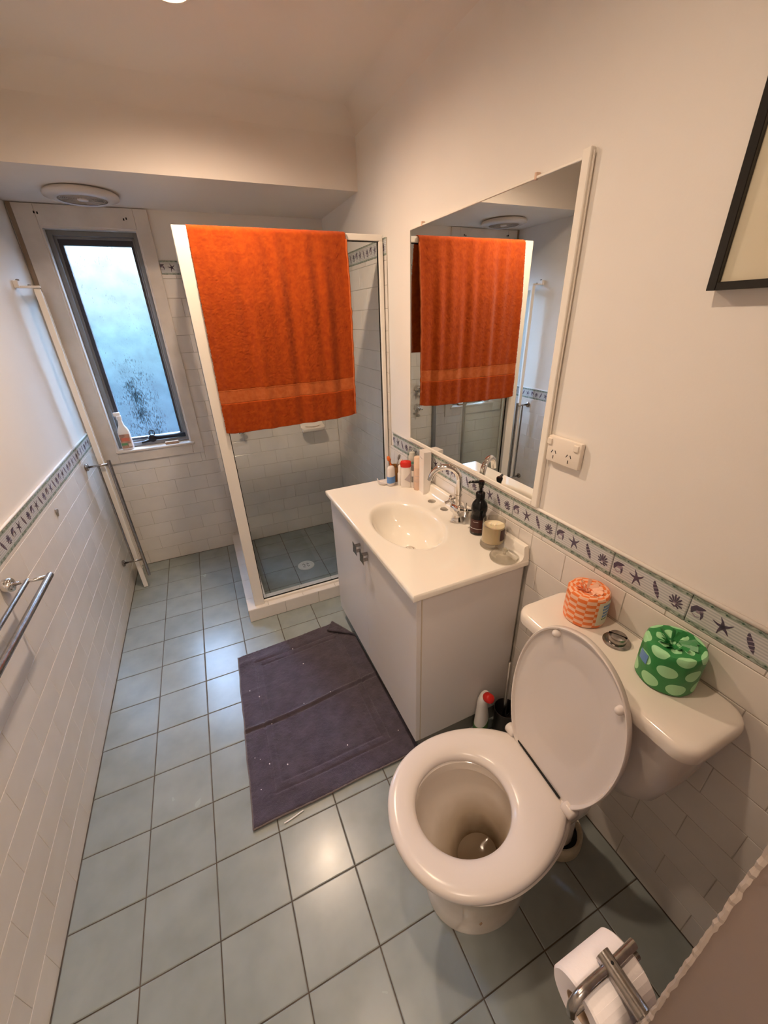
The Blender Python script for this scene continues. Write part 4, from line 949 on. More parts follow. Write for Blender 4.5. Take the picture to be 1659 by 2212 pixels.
# white box
c = (1.553, -0.302, VT); t = thing('tall_box', c, 'tall narrow white carton standing beside the basin tap', 'box')
rb = math.radians(-8); bm = bmesh.new(); ax = Vector((math.cos(rb), math.sin(rb), 0)); ay = Vector((-math.sin(rb), math.cos(rb), 0)); P = Vector(c)+Vector((0, 0, .0002))
prism(bm, [P-ax*.018-ay*.028, P+ax*.018-ay*.028, P+ax*.018+ay*.028, P-ax*.018+ay*.028], (0, 0, 0.205)); bx = put('carton', bm, white_p, t)
bm = bmesh.new()
for i in range(7):
    y = -0.020+i*0.0042; hgt = random.choice((.0035, .0045, .005)); q0 = P-ax*.0182+ay*(-y)+Vector((0, 0, .172-i*0.0006)); prism(bm, [q0, q0-ay*.0026, q0-ay*.0026+Vector((0, 0, hgt)), q0+Vector((0, 0, hgt))], -ax*0.0003)
put('printed_text', bm, MATS['pale_lilac'], bx)
# mousse can
c = (1.556, -0.168, VT); t = thing('mousse_bottle', c, 'white dispenser under a clear dome cap against the border tiles', 'bottle')
bm = bmesh.new(); lathe(bm, [(0.020, 0.0002), (0.022, 0.003), (0.022, 0.100), (0.020, 0.105)], c, 28); put('body', bm, white_p, t, smooth=True, autos=50)
bm = bmesh.new(); lathe(bm, [(0.0222, 0.1052), (0.0222, 0.118)], c, 28); put('ring', bm, teal, t, smooth=True, autos=50)
bm = bmesh.new(); lathe(bm, [(0.0195, 0.1182), (0.0195, 0.142), (0.015, 0.146), (0.015, 0.158), (0.012, 0.162), (0.0, 0.163)], c, 28, cap1=False); put('nozzle', bm, plast_w, t, smooth=True, autos=50)
bm = bmesh.new(); lathe(bm, [(0.0245, 0.1182), (0.0240, 0.162), (0.0225, 0.173), (0.018, 0.178), (0.0, 0.180)], c, 32, cap0=False, cap1=False); put('dome_cap', bm, clear_plastic, t, smooth=True, autos=60)

# ------------------------------------------------------------------ mirror
mi = thing('wall_mirror', (W, -0.52, 1.003), 'white-framed rectangular mirror on the wall above the basin', 'mirror')
my0, my1, mz0, mz1 = -0.946, -0.104, 1.021, 1.8735
put('mirror_plate', B((W-0.006, my0-0.004, mz0-0.004), (W+0.0045, my1+0.003, mz1+0.004)), mirror_m, mi)
bm = bmesh.new(); box(bm, (W-0.010, my0-0.024, 1.0035), (W+0.005, my0, 1.893), 0.002); put('frame_side', bm, alu_w, mi)
bm = bmesh.new(); box(bm, (W-0.010, my0, 1.0035), (W+0.005, my1+0.006, mz0), 0.002); put('frame_bottom', bm, alu_w, mi)
bm = bmesh.new(); box(bm, (W-0.009, my1, mz0), (W+0.005, my1+0.005, mz1+0.006), 0.001); put('frame_side', bm, alu_w, mi)
bm = bmesh.new(); box(bm, (W-0.0085, my0, mz1), (W+0.005, my1, mz1+0.006), 0.001); put('frame_top', bm, alu_w, mi)
bm = bmesh.new()
bm.free()
for y in (-0.80, -0.20): put('clip', B((W-0.010, y-0.004, mz1-0.002), (W+0.004, y+0.004, mz1+0.014), 0.001), pink_p, mi)

# ------------------------------------------------------------------ double power point
pp = thing('power_outlet', (W, -1.036, 1.208), 'ivory double power outlet beside the mirror', 'power outlet')
yo0, yo1, zo0, zo1 = -1.096, -0.978, 1.170, 1.246
bm = bmesh.new(); box(bm, (W-0.012, yo0, zo0), (W+0.0045, yo1, zo1), 0.005, 2); put('cover_plate', bm, ivory, pp, smooth=True, autos=30)
for (yc, s) in ((yo1-0.010, 1), (yo0+0.014, -1)):
    bm = bmesh.new(); box(bm, (W-0.0165, yc-0.008, 1.221), (W-0.0118, yc+0.008, 1.239), 0.002, 2); put('switch', bm, ivory, pp)
for yc in (-1.006, -1.060):
    bm = bmesh.new()
    for (dy, dz, an) in ((0.0065, 0.006, -0.5), (-0.0065, 0.006, 0.5), (0.0, -0.010, 0)):
        P = Vector((W-0.0124, yc+dy, 1.196+dz)); a = Vector((0, math.sin(an), math.cos(an)))*0.0048; b = Vector((0, math.cos(an), -math.sin(an)))*0.0011
        prism(bm, [P-a-b, P+a-b, P+a+b, P-a+b], (0.0006, 0, 0))
    put('socket_slots', bm, dark, pp)
bm = bmesh.new(); tube(bm, spline([(W-0.002, -0.9735, 1.243), (W-0.003, -0.9725, 1.40), (W-0.002, -0.9735, 1.62), (W-0.002, -0.9730, 1.885)], 6), 0.0022, 6)
put('cable', bm, ivory, None, label='thin cream cable running up the wall beside the mirror frame', cat='cable')

# ------------------------------------------------------------------ framed picture (right edge)
pf = thing('framed_picture', (W, -1.62, 1.593), 'black-framed blank cream picture on the right wall above the toilet', 'picture frame')
fy1, fz0, fy0, fz1 = -1.300, 1.593, -1.78, 2.23; fw_ = 0.0155
bm = bmesh.new()
box(bm, (W-0.022, fy1-fw_, fz0), (W+0.0045, fy1, fz1), 0.001); put('frame_side', bm, black_m, pf)
put('frame_bottom', B((W-0.022, fy0+fw_, fz0), (W+0.0045, fy1-fw_, fz0+0.013), 0.001), black_m, pf)
put('frame_side', B((W-0.022, fy0, fz0), (W+0.0045, fy0+fw_, fz1), 0.001), black_m, pf)
put('frame_top', B((W-0.022, fy0+fw_, fz1-0.013), (W+0.0045, fy1-fw_, fz1), 0.001), black_m, pf)
put('art_board', B((W-0.012, fy0+fw_, fz0+0.013), (W+0.0045, fy1-fw_, fz1-0.013)), art_m, pf)

# ------------------------------------------------------------------ toilet
YC = -1.367
HALF = [(0.902, 0.0), (0.906, 0.035), (0.920, 0.078), (0.946, 0.118), (0.985, 0.151), (1.035, 0.173), (1.095, 0.184), (1.160, 0.182), (1.220, 0.169), (1.275, 0.146), (1.312, 0.122), (1.328, 0.106), (1.336, 0.090), (1.337, 0.0)]
def outline(n=96, half=HALF, cx=1.12):
    """closed outline resampled by angle about (cx, 0): list of (angle, x, y)"""
    full = [(x, y) for x, y in half]+[(x, -y) for x, y in half[::-1][1:-1]]
    sp_ = spline([(x, y, 0) for x, y in full], 10, closed=True)
    ang = [(math.atan2(p.y, p.x-cx) % (2*PI), p.x, p.y) for p in sp_]; ang.sort(); out = []
    for k in range(n):
        t = 2*PI*k/n; i = 0
        while i < len(ang) and ang[i][0] < t: i += 1
        a = ang[i-1]; b = ang[i % len(ang)]; da = (b[0]-a[0]) % (2*PI) or 1e-9; w = ((t-a[0]) % (2*PI))/da; w = min(max(w, 0), 1)
        out.append((a[1]+(b[1]-a[1])*w, a[2]+(b[2]-a[2])*w))
    return out
OUT = outline()
NA = len(OUT)
def ovr(cx, a, b, z, ex=1.0, back=1.0):
    r = []
    for k in range(NA):
        t = 2*PI*k/NA; c_, s_ = math.cos(t), math.sin(t); aa = a*(back if c_ > 0 else 1.0)
        r.append((cx+aa*math.copysign(abs(c_)**ex, c_), YC+b*math.copysign(abs(s_)**ex, s_), z))
    return r
wc = thing('toilet', (1.13, YC, 0.0), 'cream toilet with raised lid beside the vanity', 'toilet')
bm = bmesh.new(); secs = []
secs.append(ovr(1.145, 0.160, 0.126, 0.0)); secs.append(ovr(1.145, 0.162, 0.128, 0.012)); secs.append(ovr(1.145, 0.156, 0.122, 0.05)); secs.append(ovr(1.145, 0.152, 0.118, 0.12))
secs.append(ovr(1.142, 0.158, 0.122, 0.18)); secs.append(ovr(1.136, 0.178, 0.134, 0.24)); secs.append(ovr(1.130, 0.204, 0.155, 0.30, back=1.10)); secs.append(ovr(1.128, 0.216, 0.170, 0.335, back=1.22))
secs.append(ovr(1.126, 0.216, 0.176, 0.352, back=1.28)); secs.append(ovr(1.126, 0.210, 0.173, 0.358, back=1.28)); secs.append(ovr(1.126, 0.211, 0.174, 0.366, back=1.28)); secs.append(ovr(1.125, 0.214, 0.176, 0.398, back=1.27)); secs.append(ovr(1.125, 0.208, 0.171, 0.4055, back=1.27))
# inside of the bowl
YC0 = YC; YC = -1.360
secs += [ovr(1.080, 0.146, 0.132, 0.4055), ovr(1.080, 0.138, 0.124, 0.400), ovr(1.080, 0.136, 0.122, 0.372), ovr(1.080, 0.146, 0.132, 0.364), ovr(1.081, 0.147, 0.133, 0.350),
         ovr(1.088, 0.138, 0.126, 0.30), ovr(1.098, 0.124, 0.114, 0.25), ovr(1.112, 0.102, 0.094, 0.20), ovr(1.132, 0.078, 0.070, 0.160), ovr(1.144, 0.062, 0.052, 0.125), ovr(1.150, 0.054, 0.042, 0.085), ovr(1.152, 0.045, 0.034, 0.060)]
YC = YC0
loft(bm, secs)
def bowl_mat():
    m = mat('stained_china', (0.78, 0.72, 0.65, 1), 0.09, spec=0.55, coat=0.3); t = m.node_tree; N = t.nodes; L = t.links; b = N['Principled BSDF']
    tc = N.new('ShaderNodeTexCoord'); s = N.new('ShaderNodeVectorMath'); s.operation = 'DISTANCE'; L.new(tc.outputs['Object'], s.inputs[0]); s.inputs[1].default_value = (0.02, 0.0, 0.125)
    nz = N.new('ShaderNodeTexNoise'); nz.inputs['Scale'].default_value = 14; L.new(tc.outputs['Object'], nz.inputs['Vector'])
    ma = N.new('ShaderNodeMath'); ma.operation = 'MULTIPLY_ADD'; L.new(nz.outputs['Fac'], ma.inputs[0]); ma.inputs[1].default_value = 0.05; L.new(s.outputs['Value'], ma.inputs[2])
    r = N.new('ShaderNodeValToRGB'); L.new(ma.outputs[0], r.inputs[0]); e = r.color_ramp.elements; e[0].position = 0.075; e[0].color = (0.13, 0.085, 0.045, 1); e[1].position = 0.20; e[1].color = (0.78, 0.72, 0.65, 1)
    x = e.new(0.125); x.color = (0.50, 0.42, 0.32, 1); L.new(r.outputs[0], b.inputs['Base Color']); return m
put('pan', bm, bowl_mat(), wc, smooth=True, autos=40)
bm = bmesh.new(); YC = -1.360; loft(bm, [ovr(1.1455, 0.060, 0.0505, 0.116), ovr(1.1450, 0.061, 0.0515, 0.120)]); YC = YC0
put('water', bm, mat('bowl_water', (0.20, 0.15, 0.10, 1), 0.02, spec=0.6), wc)
bm = bmesh.new(); lathe(bm, [(0.007, 0), (0.007, 0.003), (0.0, 0.004)], (0, 0, 0), 12, cap1=False)
for v in bm.verts: v.co = Vector((1.065, -1.486, 0.105))+Vector((v.co.x*.6, -v.co.z, v.co.y*.6))
put('fixing_cap', bm, card, wc)
# pan back shelf + trap + collar
bm = bmesh.new(); loft(bm, [rrect(1.33, 1.405, YC-0.10, YC+0.10, 0.30, .03), rrect(1.31, 1.425, YC-0.115, YC+0.115, 0.335, .03), rrect(1.31, 1.43, YC-0.118, YC+0.118, 0.395, .03), rrect(1.315, 1.425, YC-0.113, YC+0.113, 0.404, .03)])
put('pan_shelf', bm, ceramic, wc, smooth=True, autos=40)
bm = bmesh.new(); tube(bm, spline([(1.25, YC, 0.17), (1.33, YC, 0.235), (1.40, YC-.005, 0.225), (1.442, YC-.013, 0.16), (1.450, YC-.018, 0.05), (1.450, YC-.018, 0.008)], 6), 0.050, 24); put('trap', bm, ceramic, wc, smooth=True)
bm = bmesh.new(); lathe(bm, [(0.054, 0.0005), (0.080, 0.0005), (0.081, 0.010), (0.079, 0.048), (0.074, 0.054), (0.067, 0.050), (0.064, 0.010)], (1.450, YC-.018, 0), 36, cap0=False, cap1=False); put('waste_collar', bm, pipe_g, wc, smooth=True, autos=60)
bm = bmesh.new(); lathe(bm, [(0.0645, 0.030), (0.0495, 0.030)], (1.450, YC-.018, 0), 32, cap0=False, cap1=False); put('collar_gap_shade', bm, black_p, wc)  # flat black ring painting the shade of the gap round the pipe
# seat (sits a touch askew on its hinges)
def seat_xy(x, y):
    X, Y, c_, s_ = (x-1.12)*1.018, y*1.06, math.cos(-0.06), math.sin(-0.06); return 1.1023+X*c_-Y*s_, -1.3560+X*s_+Y*c_
hole = [(1.098+0.1230*math.cos(2*PI*k/NA), 0.004+0.1100*math.sin(2*PI*k/NA)) for k in range(NA)]
bm = bmesh.new(); secs = []
for w, z in ((0.03, 0.407), (0.0, 0.411), (0.0, 0.419), (0.035, 0.427), (0.12, 0.4315), (0.30, 0.4335), (0.62, 0.433), (0.86, 0.4285), (0.97, 0.421), (1.0, 0.412), (0.985, 0.407)):
    secs.append([(*seat_xy(OUT[k][0]*(1-w)+hole[k][0]*w, OUT[k][1]*(1-w)+hole[k][1]*w), z) for k in range(NA)])
secs.append(secs[0]); rings = [[bm.verts.new(p) for p in s] for s in secs[:-1]]; ring_faces(bm, rings+[rings[0]])
put('seat', bm, plast_w, wc, smooth=True, autos=60)
# lid, hinged at x=1.335 and leaning back onto the cistern
HX, HZ2, ANG = 1.313, 0.4176, math.radians(82.3)
def lid_pt(x, y, h):
    """x,y: lid laid flat (as the seat); h: height above its plane on the inner (now front) side"""
    r = (1.337-x)*1.086; y *= 0.921; return (HX+r*math.cos(ANG)-h*math.sin(ANG)+y*0.04, -1.377+y, HZ2+r*math.sin(ANG)+h*math.cos(ANG))
LO = OUT
bm = bmesh.new(); secs = []; ccx = 1.11
for w, h in ((0.0, 0.006), (0.0, -0.006), (0.02, -0.010), (0.10, -0.014), (0.5, -0.017), (0.92, -0.018)): secs.append([lid_pt(x*(1-w)+ccx*w, y*(1-w), h) for x, y in LO])
r1 = [[bm.verts.new(p) for p in s] for s in secs]; ring_faces(bm, r1); bm.faces.new(r1[-1])
secs = []
for w, h in ((0.0, 0.006), (0.012, 0.008), (0.03, 0.007), (0.045, 0.0), (0.10, -0.0015), (0.34, -0.002), (0.38, -0.0045), (0.44, -0.0055), (0.92, -0.007)): secs.append([lid_pt(x*(1-w)+ccx*w, y*(1-w), h) for x, y in LO])
r2 = [r1[0]]+[[bm.verts.new(p) for p in s] for s in secs[1:]]; ring_faces(bm, r2); bm.faces.new(r2[-1])
ld = put('lid', bm, plast_w, wc, smooth=True, autos=50)
for (x, y) in ((0.945, 0.088), (0.985, -0.128)):
    bm = bmesh.new(); base = Vector(lid_pt(x, y, -0.001)); nn = (Vector(lid_pt(x, y, 1.0))-Vector(lid_pt(x, y, 0.0)))
    tube(bm, [base, base+nn*0.006, base+nn*0.012, base+nn*0.016], [0.0105, 0.0100, 0.0085, 0.005], 14); put('bumper', bm, plast_w, ld, smooth=True, autos=60)
for (hx_, hy_) in ((1.326, -1.2505), (1.310, -1.4835)):          # rounded hinge ears at both ends of the lid's foot
    bm = bmesh.new(); tube(bm, [(hx_+0.0008, hy_+0.017, 0.432), (hx_+0.0006, hy_+0.013, 0.432), (hx_-0.0006, hy_-0.013, 0.432), (hx_-0.0008, hy_-0.017, 0.432)], [0.0135, 0.0172, 0.0172, 0.0135], 18)
    box(bm, (hx_-0.002, hy_-0.012, 0.425), (hx_+0.016, hy_+0.012, 0.447), 0.004, 2); put('hinge_ear', bm, plast_w, wc, smooth=True, autos=50)
bm = bmesh.new(); tube(bm, [(1.3195, -1.274, 0.4332), (1.3085, -1.452, 0.4332)], 0.0030, 8); put('hinge_gap_shade', bm, dark, wc)  # solid dark strip painting the shade in the gap between seat and lid
bm = bmesh.new(); box(bm, (1.318, -1.46, 0.404), (1.338, -1.27, 0.430), 0.003); put('hinge_block', bm, plast_w, wc)
# cistern
CY = -1.383; bm = bmesh.new()
loft(bm, [rrect(W-0.120, W-0.0075, CY-0.10, CY+0.10, 0.420, .03), rrect(W-0.140, W-0.0075, CY-0.150, CY+0.150, 0.440, .04), rrect(W-0.158, W-0.0075, CY-0.190, CY+0.190, 0.50, .05), rrect(W-0.170, W-0.0075, CY-0.213, CY+0.213, 0.59, .05), rrect(W-0.178, W-0.0075, CY-0.228, CY+0.228, 0.70, .05), rrect(W-0.180, W-0.0075, CY-0.230, CY+0.230, 0.765, .05)])
put('cistern', bm, plast_w, wc, smooth=True, autos=40)
def lidsec(z, o, r=0.040):
    x0, x1, a, b = W-0.204+o, W-0.0070, CY-0.247+o, CY+0.247-o; pts = rrect(x0, x1, a, b, z, r, 8); out = []
    for (x, y, zz) in pts:                                        # slight bow of the front edge, tight rear corners
        f = 1-((y-CY)/0.25)**2
        if x < W-0.12: x -= 0.007*max(f, 0)
        out.append((x, y, zz))
    return out
bm = bmesh.new(); loft(bm, [lidsec(0.764, 0.006), lidsec(0.764, 0.001), lidsec(0.772, 0.0), lidsec(0.787, 0.0), lidsec(0.795, 0.003), lidsec(0.799, 0.008), lidsec(0.8005, 0.018), lidsec(0.8010, 0.06, 0.03)])
put('cistern_lid', bm, ceramic, wc, smooth=True, autos=60)
fb = (1.520, -1.357, 0.8010)
bm = bmesh.new(); lathe(bm, [(0.033, -0.0004), (0.033, 0.002), (0.028, 0.0045), (0.0215, 0.005), (0.0215, 0.003)], fb, 36, cap0=False, cap1=False); bz_ = put('flush_bezel', bm, chrome_d, wc, smooth=True, autos=40)
bm = bmesh.new(); lathe(bm, [(0.0215, 0.003), (0.0215, 0.017), (0.0200, 0.0205), (0.013, 0.0225), (0.0, 0.023)], fb, 32, cap1=False)
for v in list(bm.verts): pass
put('flush_button', bm, chrome_d, wc, smooth=True, autos=40)
bm = bmesh.new(); box(bm, (fb[0]-0.0009, fb[1]-0.0203, fb[2]+0.012), (fb[0]+0.0009, fb[1]+0.0218, fb[2]+0.0236)); 
for v in bm.verts:
    v.co = Vector(fb)+Matrix.Rotation(math.radians(28), 3, 'Z') @ (v.co-Vector(fb))
put('button_split', bm, black_p, wc)

# ------------------------------------------------------------------ wrapped spare rolls
def roll_mat(name, kind):
    m = bpy.data.materials.new(name); m.use_nodes = True; t = m.node_tree; N = t.nodes; L = t.links; b = N['Principled BSDF']; b.inputs['Roughness'].default_value = 0.38
    tc = N.new('ShaderNodeTexCoord'); uv = tc.outputs['UV']
    if kind == 'check':
        ck = N.new('ShaderNodeTexChecker'); mp = N.new('ShaderNodeMapping'); mp.inputs['Scale'].default_value = (14, 9.3, 1); L.new(uv, mp.inputs[0]); L.new(mp.outputs[0], ck.inputs[0]); ck.inputs['Scale'].default_value = 1.0
        ck.inputs[1].default_value = (0.80, 0.185, 0.035, 1); ck.inputs[2].default_value = (0.85, 0.50, 0.34, 1); L.new(ck.outputs[0], b.inputs['Base Color'])
    else:
        mp = N.new('ShaderNodeMapping'); mp.inputs['Scale'].default_value = (7.0, 2.45, 1); L.new(uv, mp.inputs[0])
        # staggered ovals: fold space into cells, every other row shifted by half
        s = N.new('ShaderNodeSeparateXYZ'); L.new(mp.outputs[0], s.inputs[0])
        fl = N.new('ShaderNodeMath'); fl.operation = 'FLOOR'; L.new(s.outputs['Y'], fl.inputs[0])
        hf = N.new('ShaderNodeMath'); hf.operation = 'MULTIPLY_ADD'; L.new(fl.outputs[0], hf.inputs[0]); hf.inputs[1].default_value = 0.5; L.new(s.outputs['X'], hf.inputs[2])
        fx_ = N.new('ShaderNodeMath'); fx_.operation = 'FRACT'; L.new(hf.outputs[0], fx_.inputs[0]); fy_ = N.new('ShaderNodeMath'); fy_.operation = 'FRACT'; L.new(s.outputs['Y'], fy_.inputs[0])
        cb = N.new('ShaderNodeCombineXYZ'); L.new(fx_.outputs[0], cb.inputs[0]); L.new(fy_.outputs[0], cb.inputs[1])
        ds = N.new('ShaderNodeVectorMath'); ds.operation = 'DISTANCE'; L.new(cb.outputs[0], ds.inputs[0]); ds.inputs[1].default_value = (0.5, 0.5, 0)
        r = N.new('ShaderNodeValToRGB'); r.color_ramp.interpolation = 'CONSTANT'; L.new(ds.outputs['Value'], r.inputs[0]); r.color_ramp.elements[0].color = (0.36, 0.72, 0.38, 1); r.color_ramp.elements[1].position = 0.37; r.color_ramp.elements[1].color = (0.028, 0.24, 0.06, 1)
        L.new(r.outputs[0], b.inputs['Base Color'])
    nz = N.new('ShaderNodeTexNoise'); nz.inputs['Scale'].default_value = 45; L.new(tc.outputs['Object'], nz.inputs['Vector']); bp = N.new('ShaderNodeBump'); bp.inputs['Strength'].default_value = 0.35; bp.inputs['Distance'].default_value = 0.004; L.new(nz.outputs['Fac'], bp.inputs['Height']); L.new(bp.outputs[0], b.inputs['Normal'])
    return m
def wrapped_roll(name, c, r, h, m, label, crumple, rot=0.0, seed=1):
    t = thing(name, c, label, 'toilet roll'); rr = random.Random(seed)
    bm = bmesh.new(); uvl = bm.loops.layers.uv.new('UVMap'); n = 72; rows = []
    prof = [(0.93, 0.0005), (0.99, 0.004), (1.0, 0.012), (1.0, h*.5), (1.0, h-0.010), (0.985, h-0.003), (0.93, h+0.001), (0.80, h+0.002), (0.62, h+0.001), (0.45, h+0.000), (0.32, h-0.003), (0.22, h-0.007), (0.12, h-0.012)]
    ph = [rr.uniform(0, 6.28) for _ in range(6)]; vv = [0, .03, .1, .5, .92, .98, 1.04, 1.17, 1.32, 1.46, 1.58, 1.70, 1.80]
    for i, (k, z) in enumerate(prof):
        row = []
        for j in range(n):
            a = 2*PI*j/n; top_ = max(0, (i-5)/7.0)
            fac = 1+0.008*math.sin(7*a+ph[0])*(1-top_)+(0.006*math.sin(13*a+ph[1]) if i > 2 else 0)
            pleat = (abs(((a*crumple/(2*PI)+0.35*top_) % 1)-0.5)-0.25)*2     # radial tucks of the wrapper
            zz = z+top_*(0.0045*pleat+0.0025*math.sin(5*a+ph[2]))*(1 if i < 12 else .3)
            a2 = a+0.25*top_; row.append(bm.verts.new((c[0]+r*k*fac*math.cos(a2+rot), c[1]+r*k*fac*math.sin(a2+rot), c[2]+zz)))
        rows.append(row)
    for i in range(len(rows)-1):
        for j in range(n):
            k = (j+1) % n; f = bm.faces.new((rows[i][j], rows[i][k], rows[i+1][k], rows[i+1][j]))
            for lp, (uu, v_) in zip(f.loops, ((j, vv[i]), (j+1, vv[i]), (j+1, vv[i+1]), (j, vv[i+1]))): lp[uvl].uv = (uu/n, v_)
    bm.faces.new(rows[0][::-1]); bm.faces.new(rows[-1])
    w = put('wrapper', bm, m, t, smooth=True, autos=35)
    bm = bmesh.new()                                             # crumpled flaps of paper round the core
    for k in range(crumple):
        a = rot+2*PI*k/crumple+rr.uniform(-.2, .2); r0, r1 = r*0.20, r*rr.uniform(.50, .72); z = c[2]+h
        p = [(c[0]+r0*math.cos(a), c[1]+r0*math.sin(a), z-0.008), (c[0]+r1*math.cos(a-.10), c[1]+r1*math.sin(a-.10), z+0.0045), (c[0]+r1*.9*math.cos(a+.16), c[1]+r1*.9*math.sin(a+.16), z+0.0085+rr.uniform(0, .002)), (c[0]+r0*math.cos(a+.8), c[1]+r0*math.sin(a+.8), z-0.004)]
        prism(bm, p, (0, 0, 0.0007))
    put('crumpled_flaps', bm, m, t)
    return t, w
ra, wa = wrapped_roll('wrapped_toilet_roll', (1.522, -1.250, 0.8012), 0.0535, 0.094, roll_mat('orange_check_wrapper', 'check'), 'toilet roll in orange checked paper on the cistern lid', 11, 0.2, 3)
c = (1.522, -1.250, 0.8012); cream_lbl = mat('cream_label', (0.72, 0.68, 0.55, 1), 0.5)
lb = arc_label('label', c, 0.0543, 0.012, 0.086, math.radians(250), math.radians(312), cream_lbl, ra, n=16, label='cream paper label with blue lettering')
for k, (a0, a1, z) in enumerate(((264, 292, .070), (264, 304, .060), (266, 298, .049), (266, 290, .038), (266, 288, .030))):
    n_l = max(2, int((a1-a0)/5))
    for j in range(n_l):
        s0 = a0+(a1-a0)*j/n_l; arc_label('printed_letters', c, 0.0547, z, z+(.0068 if k < 4 else .004), math.radians(s0), math.radians(s0+(a1-a0)/n_l*0.70), blue_lbl if k < 4 else green_lbl, lb, n=2)
rb_, wb = wrapped_roll('wrapped_toilet_roll', (1.520, -1.478, 0.8012), 0.0590, 0.104, roll_mat('green_spotted_wrapper', 'dots'), 'toilet roll in green paper with pale ovals on the cistern lid', 13, 0.9, 5)
arc_label('label', (1.520, -1.478, 0.8012), 0.0598, 0.050, 0.075, math.radians(140), math.radians(165), blue_lbl, rb_, n=6)

# ------------------------------------------------------------------ toilet brush and cleaner behind the pan
c = (1.530, -1.020, 0.0); t = thing('toilet_brush', c, 'toilet brush in a dark open holder beside the vanity', 'toilet brush')
bm = bmesh.new(); lathe(bm, [(0.0, 0.0008), (0.038, 0.0008), (0.040, 0.006), (0.044, 0.140), (0.0455, 0.142), (0.0435, 0.142), (0.038, 0.010), (0.0, 0.008)], c, 32, cap0=False, cap1=False); put('holder', bm, mat('smoked_steel', (.06, .05, .05, 1), .35, metal=.3), t, smooth=True, autos=50)
bm = bmesh.new(); tube(bm, [(c[0]-.006, c[1]-.002, .012), (c[0]-.002, c[1]+.004, 0.10), (c[0]+.008, c[1]+.020, 0.372)], [0.0045, 0.006, 0.0075], 12); put('handle', bm, steel, t, smooth=True)
bm = bmesh.new()
for k in range(260):
    a = rr_ = random.uniform(0, 2*PI); z = random.uniform(0.012, 0.085); tube(bm, [(c[0]+.006, c[1]-.002, z), (c[0]+.006+.030*math.cos(a), c[1]-.002+.030*math.sin(a), z+random.uniform(-.004, .006))], 0.0008, 3, caps=False)
put('bristles', bm, black_p, t, kind='stuff')
c = (1.432, -0.996, 0.0); t = thing('toilet_cleaner_bottle', c, 'white angled-neck cleaner bottle with a red cap beside the brush', 'bottle')
bm = bmesh.new(); secs = []
rt = 0.5
for z, dx, a, b in ((0.0008, 0, .034, .020), (0.006, 0, .037, .023), (0.05, 0, .037, .024), (0.09, 0, .035, .023), (0.125, -.002, .028, .020), (0.15, -.004, .022, .018), (0.165, -.004, .0215, .018), (0.182, -.002, .022, .018), (0.196, .002, .020, .017), (0.206, .006, .014, .013)):
    secs.append(ovalsec(c[0]+dx*math.cos(rt), c[1]+dx*math.sin(rt)-dx*.8, z*1.22, a*1.12, b*1.05, rt, e=.9))
loft(bm, secs); bd = put('body', bm, white_p, t, smooth=True, autos=60)
bm = bmesh.new(); P = Vector((c[0]+.004, c[1]-.010, .243)); dd = Vector((-0.10, -0.80, 0.55)).normalized(); tube(bm, [P, P+dd*.008, P+dd*.030, P+dd*.034], [0.0165, 0.0195, 0.0180, 0.013], 20); put('cap', bm, red_p, t, smooth=True, autos=50)
bm = bmesh.new(); loft(bm, [ovalsec(c[0], c[1], z, a, b, rt, e=.9) for z, a, b in ((0.014, .0420, .0248), (0.061, .0420, .0258), (0.098, .0412, .0252))]); gl_ = put('label', bm, green_lbl, t, smooth=True, autos=60)
bm = bmesh.new()
for i in range(6):
    a = math.radians(205+i*9)+0; P = Vector((c[0]+.0385*math.cos(a)*.9, c[1]+.029*math.sin(a), 0.045+.004*i)); prism(bm, [P, P+Vector((.003, -.001, 0)), P+Vector((.005, -.001, .022)), P+Vector((.002, 0, .022))], (-.0004, -.0018, 0))
put('printed_letters', bm, white_p, gl_)

# ------------------------------------------------------------------ paper roll holder on the near wall
hold = thing('toilet_roll_holder', (1.035, near_y(.745), 0.745), 'chrome T-shaped toilet roll holder on the near wall', 'toilet roll holder')
hx, hz = 1.033, 0.752; yb = near_y(hz)
bm = bmesh.new(); lathe(bm, [(0.022, 0.0), (0.022, 0.006), (0.018, 0.008)], (hx, yb, hz), 24, axis='Y'); put('flange', bm, chrome_d, hold, smooth=True, autos=50)
bm = bmesh.new(); tube(bm, [(hx, yb+.006, hz), (hx, yb+.070, hz)], 0.0112, 20); put('stem', bm, chrome_d, hold, smooth=True, autos=50)
bm = bmesh.new(); lathe(bm, [(0.0022, 0), (0.0022, 0.0005)], (hx, yb+.056, hz+.0109), 10); put('grub_screw', bm, dark, hold)
bm = bmesh.new(); cl = hx-0.066
pth = spline([(hx+.050, yb+.058, hz-.002), (hx, yb+.056, hz-.001), (hx-.030, yb+.056, hz-.001), (cl+.008, yb+.055, hz-.002), (cl-.005, yb+.053, hz-.012), (cl-.007, yb+.050, hz-.028)], 6)
tube(bm, pth, 0.0065, 14); put('crossbar', bm, chrome_d, hold, smooth=True, autos=60)
bm = bmesh.new(); tube(bm, [(cl-.006, yb+.050, hz-.028), (hx+.040, yb+.050, hz-.030), (hx+.058, yb+.050, hz-.030)], 0.0052, 12)
put('roll_bar', bm, chrome_d, hold, smooth=True)
rc = Vector((hx-.006, yb+.050, hz-.052)); RR, Rc = 0.0455, 0.020
roll = thing('toilet_roll', tuple(rc), 'white toilet roll hanging on the chrome holder', 'toilet roll')
bm = bmesh.new(); lathe(bm, [(Rc, -0.048), (RR-.003, -0.049), (RR, -0.046), (RR, 0.046), (RR-.003, 0.049), (Rc, 0.048), (Rc, -0.048)], rc, 56, axis='X', cap0=False, cap1=False); put('paper', bm, paper, roll, smooth=True, autos=40)
